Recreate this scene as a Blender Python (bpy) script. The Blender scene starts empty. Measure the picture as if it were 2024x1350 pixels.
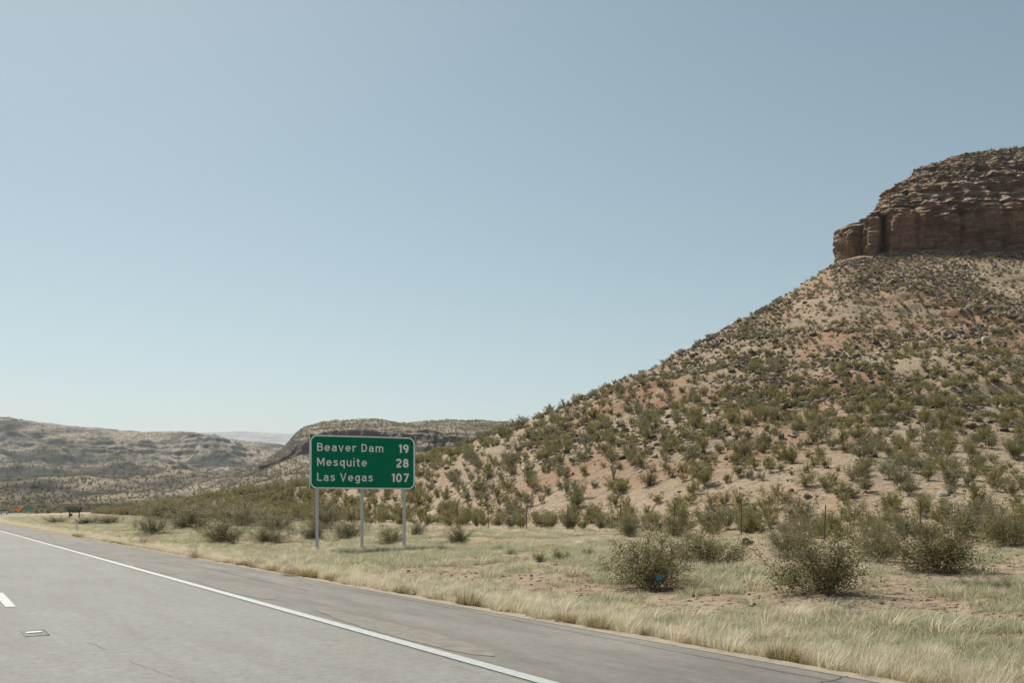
import bpy, bmesh, math, random
import numpy as np

# ------------------------------------------------------------------ camera, light, exposure
random.seed(7)
rng = np.random.default_rng(7)
F = 1968.0            # focal length in photo pixels (35 mm on a 2024 px wide frame)
HOR = 1008.0          # horizon line in the photo
CAMH = 1.53
S = bpy.context.scene
S.render.engine = 'CYCLES'
S.render.resolution_x, S.render.resolution_y = 1024, 684
S.view_settings.view_transform = 'Standard'
S.view_settings.look = 'None'
S.view_settings.gamma = 1.0
S.view_settings.use_curve_mapping = False
S.view_settings.exposure = 0.46
S.cycles.volume_bounces = 1
S.cycles.max_bounces = 6
S.cycles.transparent_max_bounces = 8

cd = bpy.data.cameras.new('camera')
cam = bpy.data.objects.new('camera', cd)
S.collection.objects.link(cam)
cam.location = (0, 0, CAMH)
cam.rotation_euler = (math.radians(90), 0, 0)
cd.sensor_width = 36.0
cd.lens = 36.0 * F / 2024
cd.shift_y = (HOR - 675) / 2024
cd.clip_start = 0.1
cd.clip_end = 60000
S.camera = cam

SUN_EL = math.radians(51)
SUN_AZ = math.radians(-31)          # from +Y towards +X
w = bpy.data.worlds.new('World'); S.world = w; w.use_nodes = True
wn = w.node_tree.nodes; wl = w.node_tree.links
bg = wn['Background']
sky = wn.new('ShaderNodeTexSky'); sky.sky_type = 'NISHITA'
sky.sun_disc = False; sky.sun_elevation = SUN_EL; sky.sun_rotation = SUN_AZ
sky.air_density = 1.0; sky.dust_density = 1.1; sky.ozone_density = 1.5; sky.altitude = 600
hs = wn.new('ShaderNodeHueSaturation'); hs.inputs['Saturation'].default_value = 0.95; hs.inputs['Hue'].default_value = 0.482
wl.new(sky.outputs[0], hs.inputs['Color'])
tint = wn.new('ShaderNodeMix'); tint.data_type = 'RGBA'; tint.blend_type = 'MULTIPLY'; tint.inputs[0].default_value = 1.0
tint.inputs[7].default_value = (1.0, .965, .85, 1); tint.clamp_result = False
wl.new(hs.outputs[0], tint.inputs[6]); wl.new(tint.outputs[2], bg.inputs[0])
bg.inputs[1].default_value = 0.072

sd = bpy.data.lights.new('sun', 'SUN'); sd.energy = 5.0; sd.angle = math.radians(0.53); sd.color = (1.0, 0.94, 0.82)
sun = bpy.data.objects.new('sun', sd); S.collection.objects.link(sun)
sun.rotation_euler = (math.pi/2 - SUN_EL, 0, math.pi - SUN_AZ)   # -Z points away from the sun
from mathutils import Vector
sv = Vector((math.sin(SUN_AZ)*math.cos(SUN_EL), math.cos(SUN_AZ)*math.cos(SUN_EL), math.sin(SUN_EL)))
sun.rotation_euler = sv.to_track_quat('Z', 'Y').to_euler()

# ------------------------------------------------------------------ helpers
col = S.collection
def link(o, parent=None):
    col.objects.link(o)
    if parent is not None: o.parent = parent
    return o
def tag(o, label=None, cat=None, group=None, kind=None):
    if label: o['label'] = label
    if cat: o['category'] = cat
    if group: o['group'] = group
    if kind: o['kind'] = kind
    return o
def empty(name, loc=(0,0,0), rz=0):
    o = bpy.data.objects.new(name, None); o.location = loc; o.rotation_euler = (0,0,rz); o.empty_display_size = .2
    return link(o)
def mobj(name, me, mats, parent=None, loc=(0,0,0)):
    o = bpy.data.objects.new(name, me)
    if not isinstance(mats, (list, tuple)): mats = [mats]
    if len(me.materials) == 0:
        for m in mats: me.materials.append(m)
    o.location = loc
    return link(o, parent)
def copy_tree(o, parent=None):
    c = o.copy(); col.objects.link(c)
    if parent is not None: c.parent = parent
    for ch in list(o.children): copy_tree(ch, c)
    return c

def np_mesh(name, V, Fc, mi=None, smooth=False):
    """V (n,3), Fc (m,k) index array with constant k"""
    me = bpy.data.meshes.new(name)
    V = np.asarray(V, np.float32); Fc = np.asarray(Fc, np.int32)
    m, k = Fc.shape
    me.vertices.add(len(V)); me.vertices.foreach_set('co', V.ravel())
    me.loops.add(m*k); me.loops.foreach_set('vertex_index', Fc.ravel())
    me.polygons.add(m); me.polygons.foreach_set('loop_start', np.arange(0, m*k, k, dtype=np.int32))
    me.polygons.foreach_set('loop_total', np.full(m, k, np.int32))
    if mi is not None: me.polygons.foreach_set('material_index', np.asarray(mi, np.int32))
    me.polygons.foreach_set('use_smooth', np.full(m, smooth))
    me.update(calc_edges=True)
    return me
def grid_mesh(name, P, smooth=True, flip=False):
    ni, nj, _ = P.shape
    idx = np.arange(ni*nj).reshape(ni, nj)
    q = np.stack([idx[:-1,:-1], idx[1:,:-1], idx[1:,1:], idx[:-1,1:]], -1).reshape(-1, 4)
    if flip: q = q[:, ::-1]
    return np_mesh(name, P.reshape(-1, 3), q, smooth=smooth)

# numpy gradient noise -------------------------------------------------
_perm = rng.permutation(256); _perm = np.concatenate([_perm, _perm, _perm])
_g = rng.normal(size=(256, 3)); _g /= np.linalg.norm(_g, axis=1)[:, None]
def noise(x, y, z=0.0):
    x, y, z = np.broadcast_arrays(np.asarray(x, float), np.asarray(y, float), np.asarray(z, float))
    xi = np.floor(x).astype(int); yi = np.floor(y).astype(int); zi = np.floor(z).astype(int)
    fx, fy, fz = x-xi, y-yi, z-zi
    ux, uy, uz = [f*f*f*(f*(f*6-15)+10) for f in (fx, fy, fz)]
    r = 0
    for dx in (0, 1):
        for dy in (0, 1):
            for dz in (0, 1):
                h = _perm[_perm[_perm[(xi+dx) & 255] + ((yi+dy) & 255)] + ((zi+dz) & 255)]
                g = _g[h]
                d = g[..., 0]*(fx-dx) + g[..., 1]*(fy-dy) + g[..., 2]*(fz-dz)
                r = r + d*(ux if dx else 1-ux)*(uy if dy else 1-uy)*(uz if dz else 1-uz)
    return r*1.5
def fbm(x, y, z=0.0, o=4, gain=.5):
    r = 0; a = 1; f = 1
    for k in range(o):
        r = r + a*noise(x*f+17.3*k, y*f-9.1*k, np.asarray(z)*f+3.7*k); a *= gain; f *= 2.03
    return r
def ridged(x, y, z=0.0, o=4, gain=.5):
    r = 0; a = 1; f = 1
    for k in range(o):
        r = r + a*(1-2*np.abs(noise(x*f+7.3*k, y*f-5.1*k, np.asarray(z)*f+1.7*k))); a *= gain; f *= 2.03
    return r
def sm(x, a, b):
    t = np.clip((np.asarray(x, float)-a)/(b-a), 0, 1); return t*t*(3-2*t)

# ------------------------------------------------------------------ materials
def mat(name, color=(.5,.5,.5), rough=.9, metal=0.0, spec=None):
    m = bpy.data.materials.new(name); m.use_nodes = True
    b = m.node_tree.nodes['Principled BSDF']
    b.inputs['Base Color'].default_value = (*color, 1); b.inputs['Roughness'].default_value = rough
    b.inputs['Metallic'].default_value = metal
    if spec is not None: b.inputs['Specular IOR Level'].default_value = spec
    return m
class N:
    """tiny node helper"""
    def __init__(s, m): s.t = m.node_tree; s.n = s.t.nodes; s.l = s.t.links; s.b = s.n['Principled BSDF']
    def pos(s):
        g = s.n.new('ShaderNodeNewGeometry'); return g.outputs['Position']
    def objc(s):
        g = s.n.new('ShaderNodeTexCoord'); return g.outputs['Object']
    def noise(s, vec, scale, detail=4, rough=.55, stretch=None):
        if stretch:
            mp = s.n.new('ShaderNodeMapping'); s.l.new(vec, mp.inputs['Vector']); mp.inputs['Scale'].default_value = stretch; vec = mp.outputs[0]
        t = s.n.new('ShaderNodeTexNoise'); t.inputs['Scale'].default_value = scale; t.inputs['Detail'].default_value = detail
        t.inputs['Roughness'].default_value = rough; s.l.new(vec, t.inputs['Vector']); return t.outputs['Fac']
    def vor(s, vec, scale, feature='F1', out='Distance', rand=1.0):
        t = s.n.new('ShaderNodeTexVoronoi'); t.feature = feature; t.inputs['Scale'].default_value = scale
        t.inputs['Randomness'].default_value = rand; s.l.new(vec, t.inputs['Vector']); return t.outputs[out]
    def ramp(s, fac, stops):
        r = s.n.new('ShaderNodeValToRGB'); e = r.color_ramp.elements
        e[0].position, e[0].color = stops[0][0], (*stops[0][1], 1)
        e[1].position, e[1].color = stops[-1][0], (*stops[-1][1], 1)
        for p, c in stops[1:-1]:
            k = e.new(p); k.color = (*c, 1)
        s.l.new(fac, r.inputs[0]); return r.outputs[0]
    def mapr(s, v, a, b, c=0, d=1):
        r = s.n.new('ShaderNodeMapRange'); r.inputs[1].default_value = a; r.inputs[2].default_value = b
        r.inputs[3].default_value = c; r.inputs[4].default_value = d; s.l.new(v, r.inputs[0]); return r.outputs[0]
    def mix(s, fac, a, b, blend='MIX'):
        m = s.n.new('ShaderNodeMix'); m.data_type = 'RGBA'; m.blend_type = blend
        for k, v in ((0, fac), (6, a), (7, b)):
            if isinstance(v, (int, float)): m.inputs[k].default_value = v
            elif isinstance(v, tuple): m.inputs[k].default_value = (*v, 1)
            else: s.l.new(v, m.inputs[k])
        return m.outputs[2]
    def math(s, op, a, b=None):
        m = s.n.new('ShaderNodeMath'); m.operation = op
        for k, v in ((0, a), (1, b)):
            if v is None: continue
            if isinstance(v, (int, float)): m.inputs[k].default_value = v
            else: s.l.new(v, m.inputs[k])
        return m.outputs[0]
    def bump(s, h, dist=.05, strength=1.0, prev=None):
        b = s.n.new('ShaderNodeBump'); b.inputs['Distance'].default_value = dist; b.inputs['Strength'].default_value = strength
        s.l.new(h, b.inputs['Height'])
        if prev is not None: s.l.new(prev, b.inputs['Normal'])
        return b.outputs[0]
    def slope(s):
        g = s.n.new('ShaderNodeNewGeometry'); x = s.n.new('ShaderNodeSeparateXYZ'); s.l.new(g.outputs['Normal'], x.inputs[0]); return x.outputs[2]
    def rnd(s):
        o = s.n.new('ShaderNodeObjectInfo'); return o.outputs['Random']
    def out(s, c=None, nrm=None, rough=None):
        if c is not None: s.l.new(c, s.b.inputs['Base Color'])
        if nrm is not None: s.l.new(nrm, s.b.inputs['Normal'])
        if rough is not None: s.l.new(rough, s.b.inputs['Roughness'])

def soil_mat():
    m = mat('desert_soil', rough=.95, spec=.1); n = N(m); P = n.pos()
    c = n.ramp(n.noise(P, .055, 5), [(.38, (.36,.19,.11)), (.5, (.40,.28,.182)), (.62, (.46,.36,.255))])
    c = n.mix(n.mapr(n.noise(P, .9, 6, .65), .4, .7), c, n.mix(.5, c, (.50,.43,.33)))
    xyz = n.n.new('ShaderNodeSeparateXYZ'); n.l.new(P, xyz.inputs[0])
    flat = n.mapr(n.math('ADD', xyz.outputs[2], n.math('MULTIPLY', n.noise(P, .08, 3), 6)), 8.5, 4.5, 0, .6)
    c = n.mix(flat, c, n.mix(n.mapr(n.noise(P, .4, 5), .4, .6), (.60,.49,.355), (.53,.41,.28)))
    # stony scatter
    v = n.vor(P, 5.0); peb = n.mapr(v, .28, .12); rockc = n.ramp(n.vor(P, 5.0, out='Color'), [(.2, (.14,.10,.075)), (.55, (.30,.22,.165)), (.9, (.45,.37,.30))])
    pm = n.math('MULTIPLY', peb, n.mapr(n.noise(P, .35, 4), .40, .55))
    c = n.mix(pm, c, rockc)
    v2 = n.vor(P, 1.6); pm2 = n.math('MULTIPLY', n.mapr(v2, .26, .16), n.mapr(n.noise(P, .12, 4), .48, .62))
    c = n.mix(pm2, c, (.21,.155,.115))
    c = n.mix(n.mapr(n.noise(P, 5, 8, .75), .42, .66, 0, .8), c, n.mix(.55, c, (.13,.10,.07)))
    sp = n.math('MULTIPLY', n.mapr(n.noise(P, 1.7, 8, .8), .50, .60), n.mapr(n.noise(P, .07, 5, .6), .42, .58, .15, 1))
    c = n.mix(n.math('MULTIPLY', sp, .9), c, n.mix(n.mapr(n.noise(P, 3.1, 4), .4, .6), (.13,.095,.065), (.24,.19,.145)))
    h = n.math('ADD', n.math('MULTIPLY', pm, .6), n.math('ADD', n.math('MULTIPLY', pm2, 1.5), n.noise(P, 6, 6, .7)))
    n.out(c, n.bump(h, .22, 1.0)); return m
def far_mat(name, sand, sand2, rock, dark, sc=1.0, lo=.72, hi=.90, valley=None):
    m = mat(name, rough=.95, spec=.1); n = N(m); P = n.pos()
    c = n.mix(n.mapr(n.noise(P, .008*sc, 5), .38, .62), sand, sand2)
    c = n.mix(n.mapr(n.noise(P, .12*sc, 6, .7), .35, .7), c, n.mix(.6, c, (.62,.53,.42)))
    xyz = n.n.new('ShaderNodeSeparateXYZ'); n.l.new(P, xyz.inputs[0])
    if valley: c = n.mix(n.mapr(n.math('ADD', xyz.outputs[1], n.math('MULTIPLY', n.noise(P, .01, 4), 500)), 1300, 900), c, n.mix(n.mapr(n.noise(P, .03, 5), .4, .6), valley, sand2))
    r = n.mix(n.mapr(n.noise(P, .05*sc, 6, .7, (1, 1, 5)), .35, .65), rock, dark)
    nz = n.math('ADD', n.slope(), n.mapr(n.noise(P, .03*sc, 6, .7), 0, 1, -.16, .16))
    c = n.mix(n.mapr(nz, hi, lo), c, r)
    c = n.mix(n.mapr(n.noise(P, .011*sc, 7, .72, (1, .35, 1.6)), .46, .56, 0, .9), c, n.mix(.35, dark, rock))
    v = n.vor(P, .33*sc); dots = n.mapr(v, .34, .2)
    dm = n.math('MULTIPLY', dots, n.mapr(n.noise(P, .02*sc, 4), .35, .6, .35, 1))
    c = n.mix(dm, c, (.075,.08,.045))
    h = n.math('ADD', n.noise(P, .35*sc, 6, .75), n.noise(P, .06*sc, 5, .7, (1, 1, 4)))
    n.out(c, n.bump(h, 3.0, .8)); return m
def butte_mat():
    m = mat('layered_cliff_rock', rough=.95, spec=.12); n = N(m); P = n.pos()
    st = n.noise(P, .35, 7, .7, (.4, .4, 3.2))
    c = n.ramp(st, [(.33, (.09,.062,.042)), (.45, (.17,.115,.075)), (.55, (.225,.155,.10)), (.68, (.31,.24,.17))])
    c = n.mix(n.mapr(n.noise(P, .09, 5), .42, .62), c, n.mix(.6, c, (.33,.17,.095)))
    c = n.mix(n.mapr(n.noise(P, 1.2, 6, .7, (1,1,.35)), .45, .75), c, n.mix(.65, c, (.07,.055,.045)))
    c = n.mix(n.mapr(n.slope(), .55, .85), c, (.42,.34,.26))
    h = n.math('ADD', n.noise(P, 1.1, 7, .7, (1, 1, 3.0)), n.math('MULTIPLY', n.noise(P, 3.5, 5, .7), .5))
    n.out(c, n.bump(h, .7, .9)); return m
def asphalt_mat(name, base, hi, brown, streak):
    m = mat(name, rough=.85, spec=.35); n = N(m); P = n.pos()
    mp = n.n.new('ShaderNodeMapping'); mp.inputs['Rotation'].default_value = (0, 0, -TH); n.l.new(P, mp.inputs['Vector']); R = mp.outputs[0]
    c = n.mix(n.mapr(n.noise(P, .25, 5, .6), .35, .65), base, hi)
    c = n.mix(n.mapr(n.noise(R, 1.0, 7, .72, (1.6, .25, 1)), .42, .66, 0, streak), c, brown)
    c = n.mix(n.mapr(n.noise(P, 7, 10, .9), .40, .60, 0, 1), c, n.mix(.55, c, (.09,.082,.075)))
    c = n.mix(n.mapr(n.noise(P, 70, 3, .7), .3, .7, 0, .6), c, n.mix(.55, c, (.08,.075,.07)))
    c = n.mix(n.mapr(n.vor(P, 45), .22, .05, 0, .35), c, (.5,.49,.46))
    n.out(c, n.bump(n.noise(P, 55, 4, .7), .006, .8)); return m
def leaf_mat(name, a, b, c3, trans=.4):
    m = mat(name, rough=.6, spec=.25); n = N(m)
    c = n.mix(n.mapr(n.noise(n.objc(), 3.5, 3), .35, .65), a, b)
    c = n.mix(n.mapr(n.rnd(), 0, 1, 0, .55), c, c3)
    n.out(c)
    tr = n.n.new('ShaderNodeBsdfTranslucent'); n.l.new(c, tr.inputs[0])
    mx = n.n.new('ShaderNodeMixShader'); mx.inputs[0].default_value = trans
    o = n.n['Material Output']; n.l.new(n.b.outputs[0], mx.inputs[1]); n.l.new(tr.outputs[0], mx.inputs[2]); n.l.new(mx.outputs[0], o.inputs[0])
    return m
def grass_mat(name, base, tip, c3, h):
    m = mat(name, rough=.7, spec=.2); n = N(m)
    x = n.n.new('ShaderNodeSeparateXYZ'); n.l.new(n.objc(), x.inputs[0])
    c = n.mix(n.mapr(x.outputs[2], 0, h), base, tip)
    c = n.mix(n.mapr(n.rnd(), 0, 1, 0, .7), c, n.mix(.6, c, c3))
    n.out(c)
    tr = n.n.new('ShaderNodeBsdfTranslucent'); n.l.new(c, tr.inputs[0])
    mx = n.n.new('ShaderNodeMixShader'); mx.inputs[0].default_value = .5
    o = n.n['Material Output']; n.l.new(n.b.outputs[0], mx.inputs[1]); n.l.new(tr.outputs[0], mx.inputs[2]); n.l.new(mx.outputs[0], o.inputs[0])
    return m
def varied(name, c1, c2, scale=4, rough=.7, metal=0, bump=.004, spec=None, stretch=None):
    m = mat(name, c1, rough, metal, spec); n = N(m); P = n.objc()
    f = n.noise(P, scale, 5, .65, stretch)
    n.out(n.mix(n.mapr(f, .35, .68), c1, c2), n.bump(n.noise(P, scale*6, 4, .7), bump, .6)); return m

# ------------------------------------------------------------------ road frame and terrain height
TH = math.radians(30.6); CT, ST = math.cos(TH), math.sin(TH)
T0, RAD = 100.0, 1750.0
A_LANE, A_EDGE, A_SH = 1.18, 4.66, 7.35
def to_at(x, y):
    a = x*CT + y*ST; t = y*CT - x*ST
    rho = np.hypot(a-RAD, t-T0)
    a2 = RAD-rho; t2 = T0+RAD*np.arctan2(t-T0, RAD-a)
    f = t > T0
    return np.where(f, a2, a), np.where(f, t2, t)
def to_xy(a, t):
    a, t = np.broadcast_arrays(np.asarray(a, float), np.asarray(t, float))
    ph = np.clip((t-T0)/RAD, 0, None)
    ap = np.where(t > T0, RAD-(RAD-a)*np.cos(ph), a); tp = np.where(t > T0, T0+(RAD-a)*np.sin(ph), t)
    return ap*CT - tp*ST, ap*ST + tp*CT
RIDGE = np.array([  # photo x, photo y of the crest, distance
 (-900,1004,360),(0,1005,330),(60,1004,310),(150,1001,290),(300,991,215),(450,979,168),(540,968,150),(620,957,140),(720,935,134),(820,908,130),
 (900,884,124),(1000,849,120),(1040,837,121),(1100,810,124),(1200,765,130),(1280,731,137),(1340,700,143),(1400,668,150),(1450,638,158),
 (1500,612,168),(1540,590,178),(1580,566,187),(1620,540,194),(1645,520,198),(1680,506,200),(1760,494,202),(1850,482,203),(2024,474,206),(2300,470,215),(3300,520,240)], float)
def ridge(px):
    def s(c): return sum(np.interp(px+d, RIDGE[:,0], RIDGE[:,c]) for d in (-14, 0, 14))/3
    return s(1), s(2)
def H(x, y):
    x = np.asarray(x, float); y = np.asarray(y, float)
    a, t = to_at(x, y)
    base = np.interp(a, [-5000, -40, A_SH, 7.7, 9.5, 13, 20, 28, 60, 400], [-.6, -.4, -.03, -.09, -.03, .14, .3, .45, .8, .8])
    yy = np.maximum(y, 6.0); u = np.clip(x/yy, -1, 1.1); px = 1012+F*u
    py, Yr = ridge(px)
    den = np.maximum(u*CT+ST, .05)
    Yf = np.minimum(29/den, Yr-60)
    zr = CAMH + (HOR-py)*Yr/F - .8
    s = np.clip((y-Yf)/(Yr-Yf), 0, None)
    p = np.interp(px, [600, 1000, 1500, 2024], [1.15, 1.15, 1.35, 1.55])
    rise = zr*np.minimum(s, 1)**p
    over = np.clip(y-Yr, 0, None)
    flat = sm(px, 1600, 1690)
    fall = (1-flat)*(np.clip(zr+1.5, 0, None))*sm(over, 0, np.maximum(70, zr*2.4)) + flat*(zr+8)*sm(over, 70, 260)
    wgt = sm(a, 30, 46) if True else 1
    hill = (rise - fall)*wgt
    big = sm(hill, 1.5, 14)
    nz = big*(1.1*fbm(x*.045, y*.045, 2.2, 4) - .5*sm(ridged(x*.06, y*.03, 6, 3), .9, 1.6) + .5*fbm(x*.17, y*.17, 5.1, 3)*sm(hill, 3, 30))
    q = hill/2.6+.9*fbm(x*.03, y*.03, 14.0, 3); fr = q-np.floor(q)
    nz = nz + big*sm(fbm(x*.04, y*.06, 41.0, 3), -.1, .35)*1.0*(sm(fr, .32, .52)-fr)
    nz = nz*(1-.65*sm(s, .72, .98)*(1-sm(s, 1.02, 1.2)))
    calm = sm(np.hypot(x+4.5, (y-31.5)*1.2), 4, 8)
    nz = nz + (.02+.10*calm)*fbm(x*.25, y*.25, 9.0, 3)*sm(a, 8.5, 14)
    nz = nz + .035*fbm(x*1.3, y*1.3, 4.0, 2)*sm(a, A_SH+.1, 8.5)
    return base + hill + nz
def locate(px, py):
    """ground point seen at a photo pixel"""
    Y = np.linspace(7, 300, 4000); u = (px-1012)/F
    z = H(u*Y, Y); q = HOR-(z-CAMH)*F/Y
    k = np.argmax(q <= py)
    if q[k] > py: k = len(Y)-1
    return float(u*Y[k]), float(Y[k]), float(z[k])
def proj(x, y, z): return 1012+F*x/y, HOR-(z-CAMH)*F/y

M_soil = soil_mat()
# hillside + verge, one continuous sheet in road coordinates
def spaced(lo, mid, hi, d0, g, dmax):
    v = [mid]; d = d0
    while v[-1] < hi: v.append(v[-1]+d); d = min(d*g, dmax)
    w_ = [mid]; d = d0
    while w_[-1] > lo: w_.append(w_[-1]-d); d = min(d*g*1.02, dmax*6)
    return np.array(sorted(set(w_+v)))
av = []
a_ = A_SH-.05; d = .16
while a_ < 430: av.append(a_); a_ += d; d = min(d*1.02, .62) if a_ < 235 else d*1.04
av = np.array(av)
tv = []; t_ = 0.0; d = .22
while t_ < 900: tv.append(t_); t_ += d; d = min(d*1.012, .62) if t_ < 230 else min(d*1.03, 6)
t_ = 0; d = .3; neg = []
while t_ > -160: t_ -= d; d = min(d*1.05, 5); neg.append(t_)
tv = np.array(neg[::-1]+tv)
AA, TT = np.meshgrid(av, tv, indexing='ij')
X, Y = to_xy(AA, TT); Z = H(X, Y)
hp = np.stack([X, Y, Z], -1)
tag(mobj('hillside', grid_mesh('hillside', hp), M_soil), kind='structure')
# wide desert ground under everything and left of the road
gx = np.concatenate([-np.geomspace(9000, 30, 40), np.linspace(-25, 25, 11), np.geomspace(30, 9000, 40)])
gy = np.concatenate([-np.geomspace(3000, 30, 20), np.linspace(-25, 25, 11), np.geomspace(30, 11000, 50)])
GX, GY = np.meshgrid(gx, gy, indexing='ij')
M_plain = far_mat('plain_soil', (.42,.32,.235), (.46,.37,.28), (.3,.23,.17), (.2,.16,.12))
tag(mobj('ground', grid_mesh('ground', np.stack([GX, GY, np.full_like(GX, -.75)], -1)), M_plain), kind='structure')
# median strip left of the carriageway
tm = np.concatenate([np.arange(-160, 0, 4.), np.arange(0, 900, 4.)])
am = np.array([-60, -40, -25, -15, -10, -8, -6.9])
MA, MT = np.meshgrid(am, tm, indexing='ij'); mx_, my_ = to_xy(MA, MT)
mz = np.interp(MA, [-60, -15, -6.9], [-.72, -.4, -.03]) + .05*fbm(mx_*.2, my_*.2)*(MA < -8)
tag(mobj('median', grid_mesh('median', np.stack([mx_, my_, mz], -1)), M_soil), kind='structure')

# ------------------------------------------------------------------ road
def strip(name, a0, a1, z, m, t0=-60, t1=900, step=2.0, na=2, jit=None, kind=None, parent=None, thick=None):
    ts = np.arange(t0, t1+.01, step) if t1-t0 > step else np.array([t0, t1])
    A = np.linspace(a0, a1, na)
    P = np.zeros((na, len(ts), 3))
    for i, a in enumerate(A):
        aa = np.full(len(ts), a)
        if jit and i == na-1: aa = aa + jit*noise(ts*.9, 0, 3)+jit*.6*noise(ts*3.1, 2, 3)
        x, y = to_xy(aa, ts); P[i, :, 0] = x; P[i, :, 1] = y; P[i, :, 2] = z
    o = mobj(name, grid_mesh(name, P, smooth=False), m, parent)
    if kind: o['kind'] = kind
    return o
M_lane = asphalt_mat('travel_lane_asphalt', (.245,.243,.228), (.285,.283,.268), (.205,.195,.175), .7)
M_shld = asphalt_mat('shoulder_asphalt', (.18,.168,.148), (.25,.238,.212), (.115,.103,.085), .95)
M_paint = varied('road_paint', (.35,.38,.39), (.24,.255,.25), 14, .6, bump=.002)
strip('road', -6.2, A_EDGE-.06, 0.0, M_lane, kind='structure', na=4)
strip('shoulder', A_EDGE-.06, A_SH+.02, 0.0, M_shld, kind='structure', na=3, jit=.07, step=.25, t1=400)
strip('left_shoulder', -6.95, -6.2, 0.0, M_shld, kind='structure')
gv = strip('gravel_edge', A_SH-.10, A_SH+.12, 0.004, varied('pale_gravel', (.30,.26,.20), (.22,.185,.14), 6, .95, bump=.02), kind='structure', jit=.18, step=.2, t1=300)
el = strip('edge_line', A_EDGE-.01, A_EDGE+.15, 0.008, M_paint, kind='structure')
strip('left_edge_line', -2.75, -2.6, 0.008, M_paint, kind='structure')
for k in range(-3, 30):
    o = strip('lane_dash', A_LANE-.075, A_LANE+.075, 0.008, M_paint, t0=17.4+12.19*k, t1=17.4+12.19*k+3.05, step=4, kind='structure')
# rumble strip groups: rows of recessed dark grooves beside the edge line
M_groove = varied('worn_rumble_asphalt', (.135,.125,.105), (.205,.19,.165), 5, .95, bump=.006)
for k in range(15):
    t0 = 9.0 + k*7.6; L = 5.6; m_ = 26
    ts = np.linspace(0, 1, m_); wv = .27*np.sqrt(np.clip(np.sin(np.pi*ts**.8), 0, 1))+.004
    c0 = A_EDGE+.50+.10*(ts-.5)
    P = np.zeros((2, m_, 3))
    for i, sg in enumerate((-1, 1)):
        aa = c0+sg*wv+.035*noise(ts*14+k*3, sg, 2.0); x, y = to_xy(aa, t0+ts*L); P[i,:,0] = x; P[i,:,1] = y; P[i,:,2] = .005
    o = mobj('worn_patch', grid_mesh('worn_patch', P, False), M_groove); o['kind'] = 'structure'
# cracks
M_crack = mat('crack_filler', (.07,.062,.055), .95)
def crack(pts, wd, name='crack'):
    pts = np.array(pts, float)
    n = 60; s = np.linspace(0, len(pts)-1, n)
    a = np.interp(s, range(len(pts)), pts[:,0]); t = np.interp(s, range(len(pts)), pts[:,1])
    a = a + .05*noise(s*5, 1.3, pts[0,0]) ; t = t + .05*noise(s*6, 4.3, pts[0,1])
    x, y = to_xy(a, t); dx = np.gradient(x); dy = np.gradient(y); L = np.hypot(dx, dy)+1e-9
    wv = wd*(.5+.8*np.abs(noise(s*9, 0, 7)))
    P = np.stack([np.stack([x-dy/L*wv, y+dx/L*wv, np.full(n, .006)], -1), np.stack([x+dy/L*wv, y-dx/L*wv, np.full(n, .006)], -1)], 0)
    o = mobj(name, grid_mesh(name, P, False, True), M_crack); o['kind'] = 'structure'
crack([(1.62, 12.4), (1.68, 12.0), (1.72, 11.6)], .004)
crack([(1.8, 10.6), (1.95, 9.4), (2.2, 8.4)], .003)
crack([(A_EDGE+.2, 6.0), (5.8, 6.2), (6.8, 6.15), (7.3, 6.3)], .012)
crack([(7.0, 3), (6.95, 8), (7.05, 14), (6.9, 22), (7.0, 34)], .009)
crack([(6.2, 18), (6.35, 26), (6.2, 36)], .01)

# ------------------------------------------------------------------ far landforms
def colsmooth(px, tab, c): return sum(np.interp(px+d, tab[:,0], tab[:,c]) for d in (-12, -4, 4, 12))/4
def landform(name, px0, px1, ncol, Yc, tab, nrow, m, fn, back):
    tab = np.array(tab, float); px = np.linspace(px0, px1, ncol)
    s = np.concatenate([np.linspace(0, len(Yc)-1, nrow)])
    Yr = np.interp(s, range(len(Yc)), Yc)
    PY = np.stack([colsmooth(px, tab, 1+k) for k in range(len(Yc))], 1)
    PYs = np.stack([np.interp(s, range(len(Yc)), PY[i]) for i in range(ncol)], 0)
    YY = np.broadcast_to(Yr, PYs.shape); UU = ((px-1012)/F)[:, None]*np.ones_like(PYs)
    Xg = UU*YY; Zg = CAMH+(HOR-PYs)*YY/F
    Xg, Yg, Zg = fn(Xg, YY.copy(), Zg, s, px)
    # back side falls away
    bx, by, bz = [], [], []
    for f, dz in ((1.06, .03), (1.15, .12), (1.4, .6), (1.8, 1.0)):
        bx.append(Xg[:, -1]*f); by.append(Yg[:, -1]*f); bz.append(Zg[:, -1]*(1-dz)-back*dz)
    Xg = np.concatenate([Xg, np.stack(bx, 1)], 1); Yg = np.concatenate([Yg, np.stack(by, 1)], 1); Zg = np.concatenate([Zg, np.stack(bz, 1)], 1)
    P = np.stack([Xg, Yg, Zg], -1)
    o = mobj(name, grid_mesh(name, P), m); o['kind'] = 'structure'
    return P
M_hills = far_mat('far_hill_soil', (.20,.165,.118), (.235,.195,.142), (.085,.078,.06), (.026,.032,.029), valley=(.38,.30,.225))
M_mesa = far_mat('mesa_rock', (.21,.165,.12), (.23,.175,.125), (.12,.095,.075), (.045,.042,.038), 1.3, .72, .90)
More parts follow.
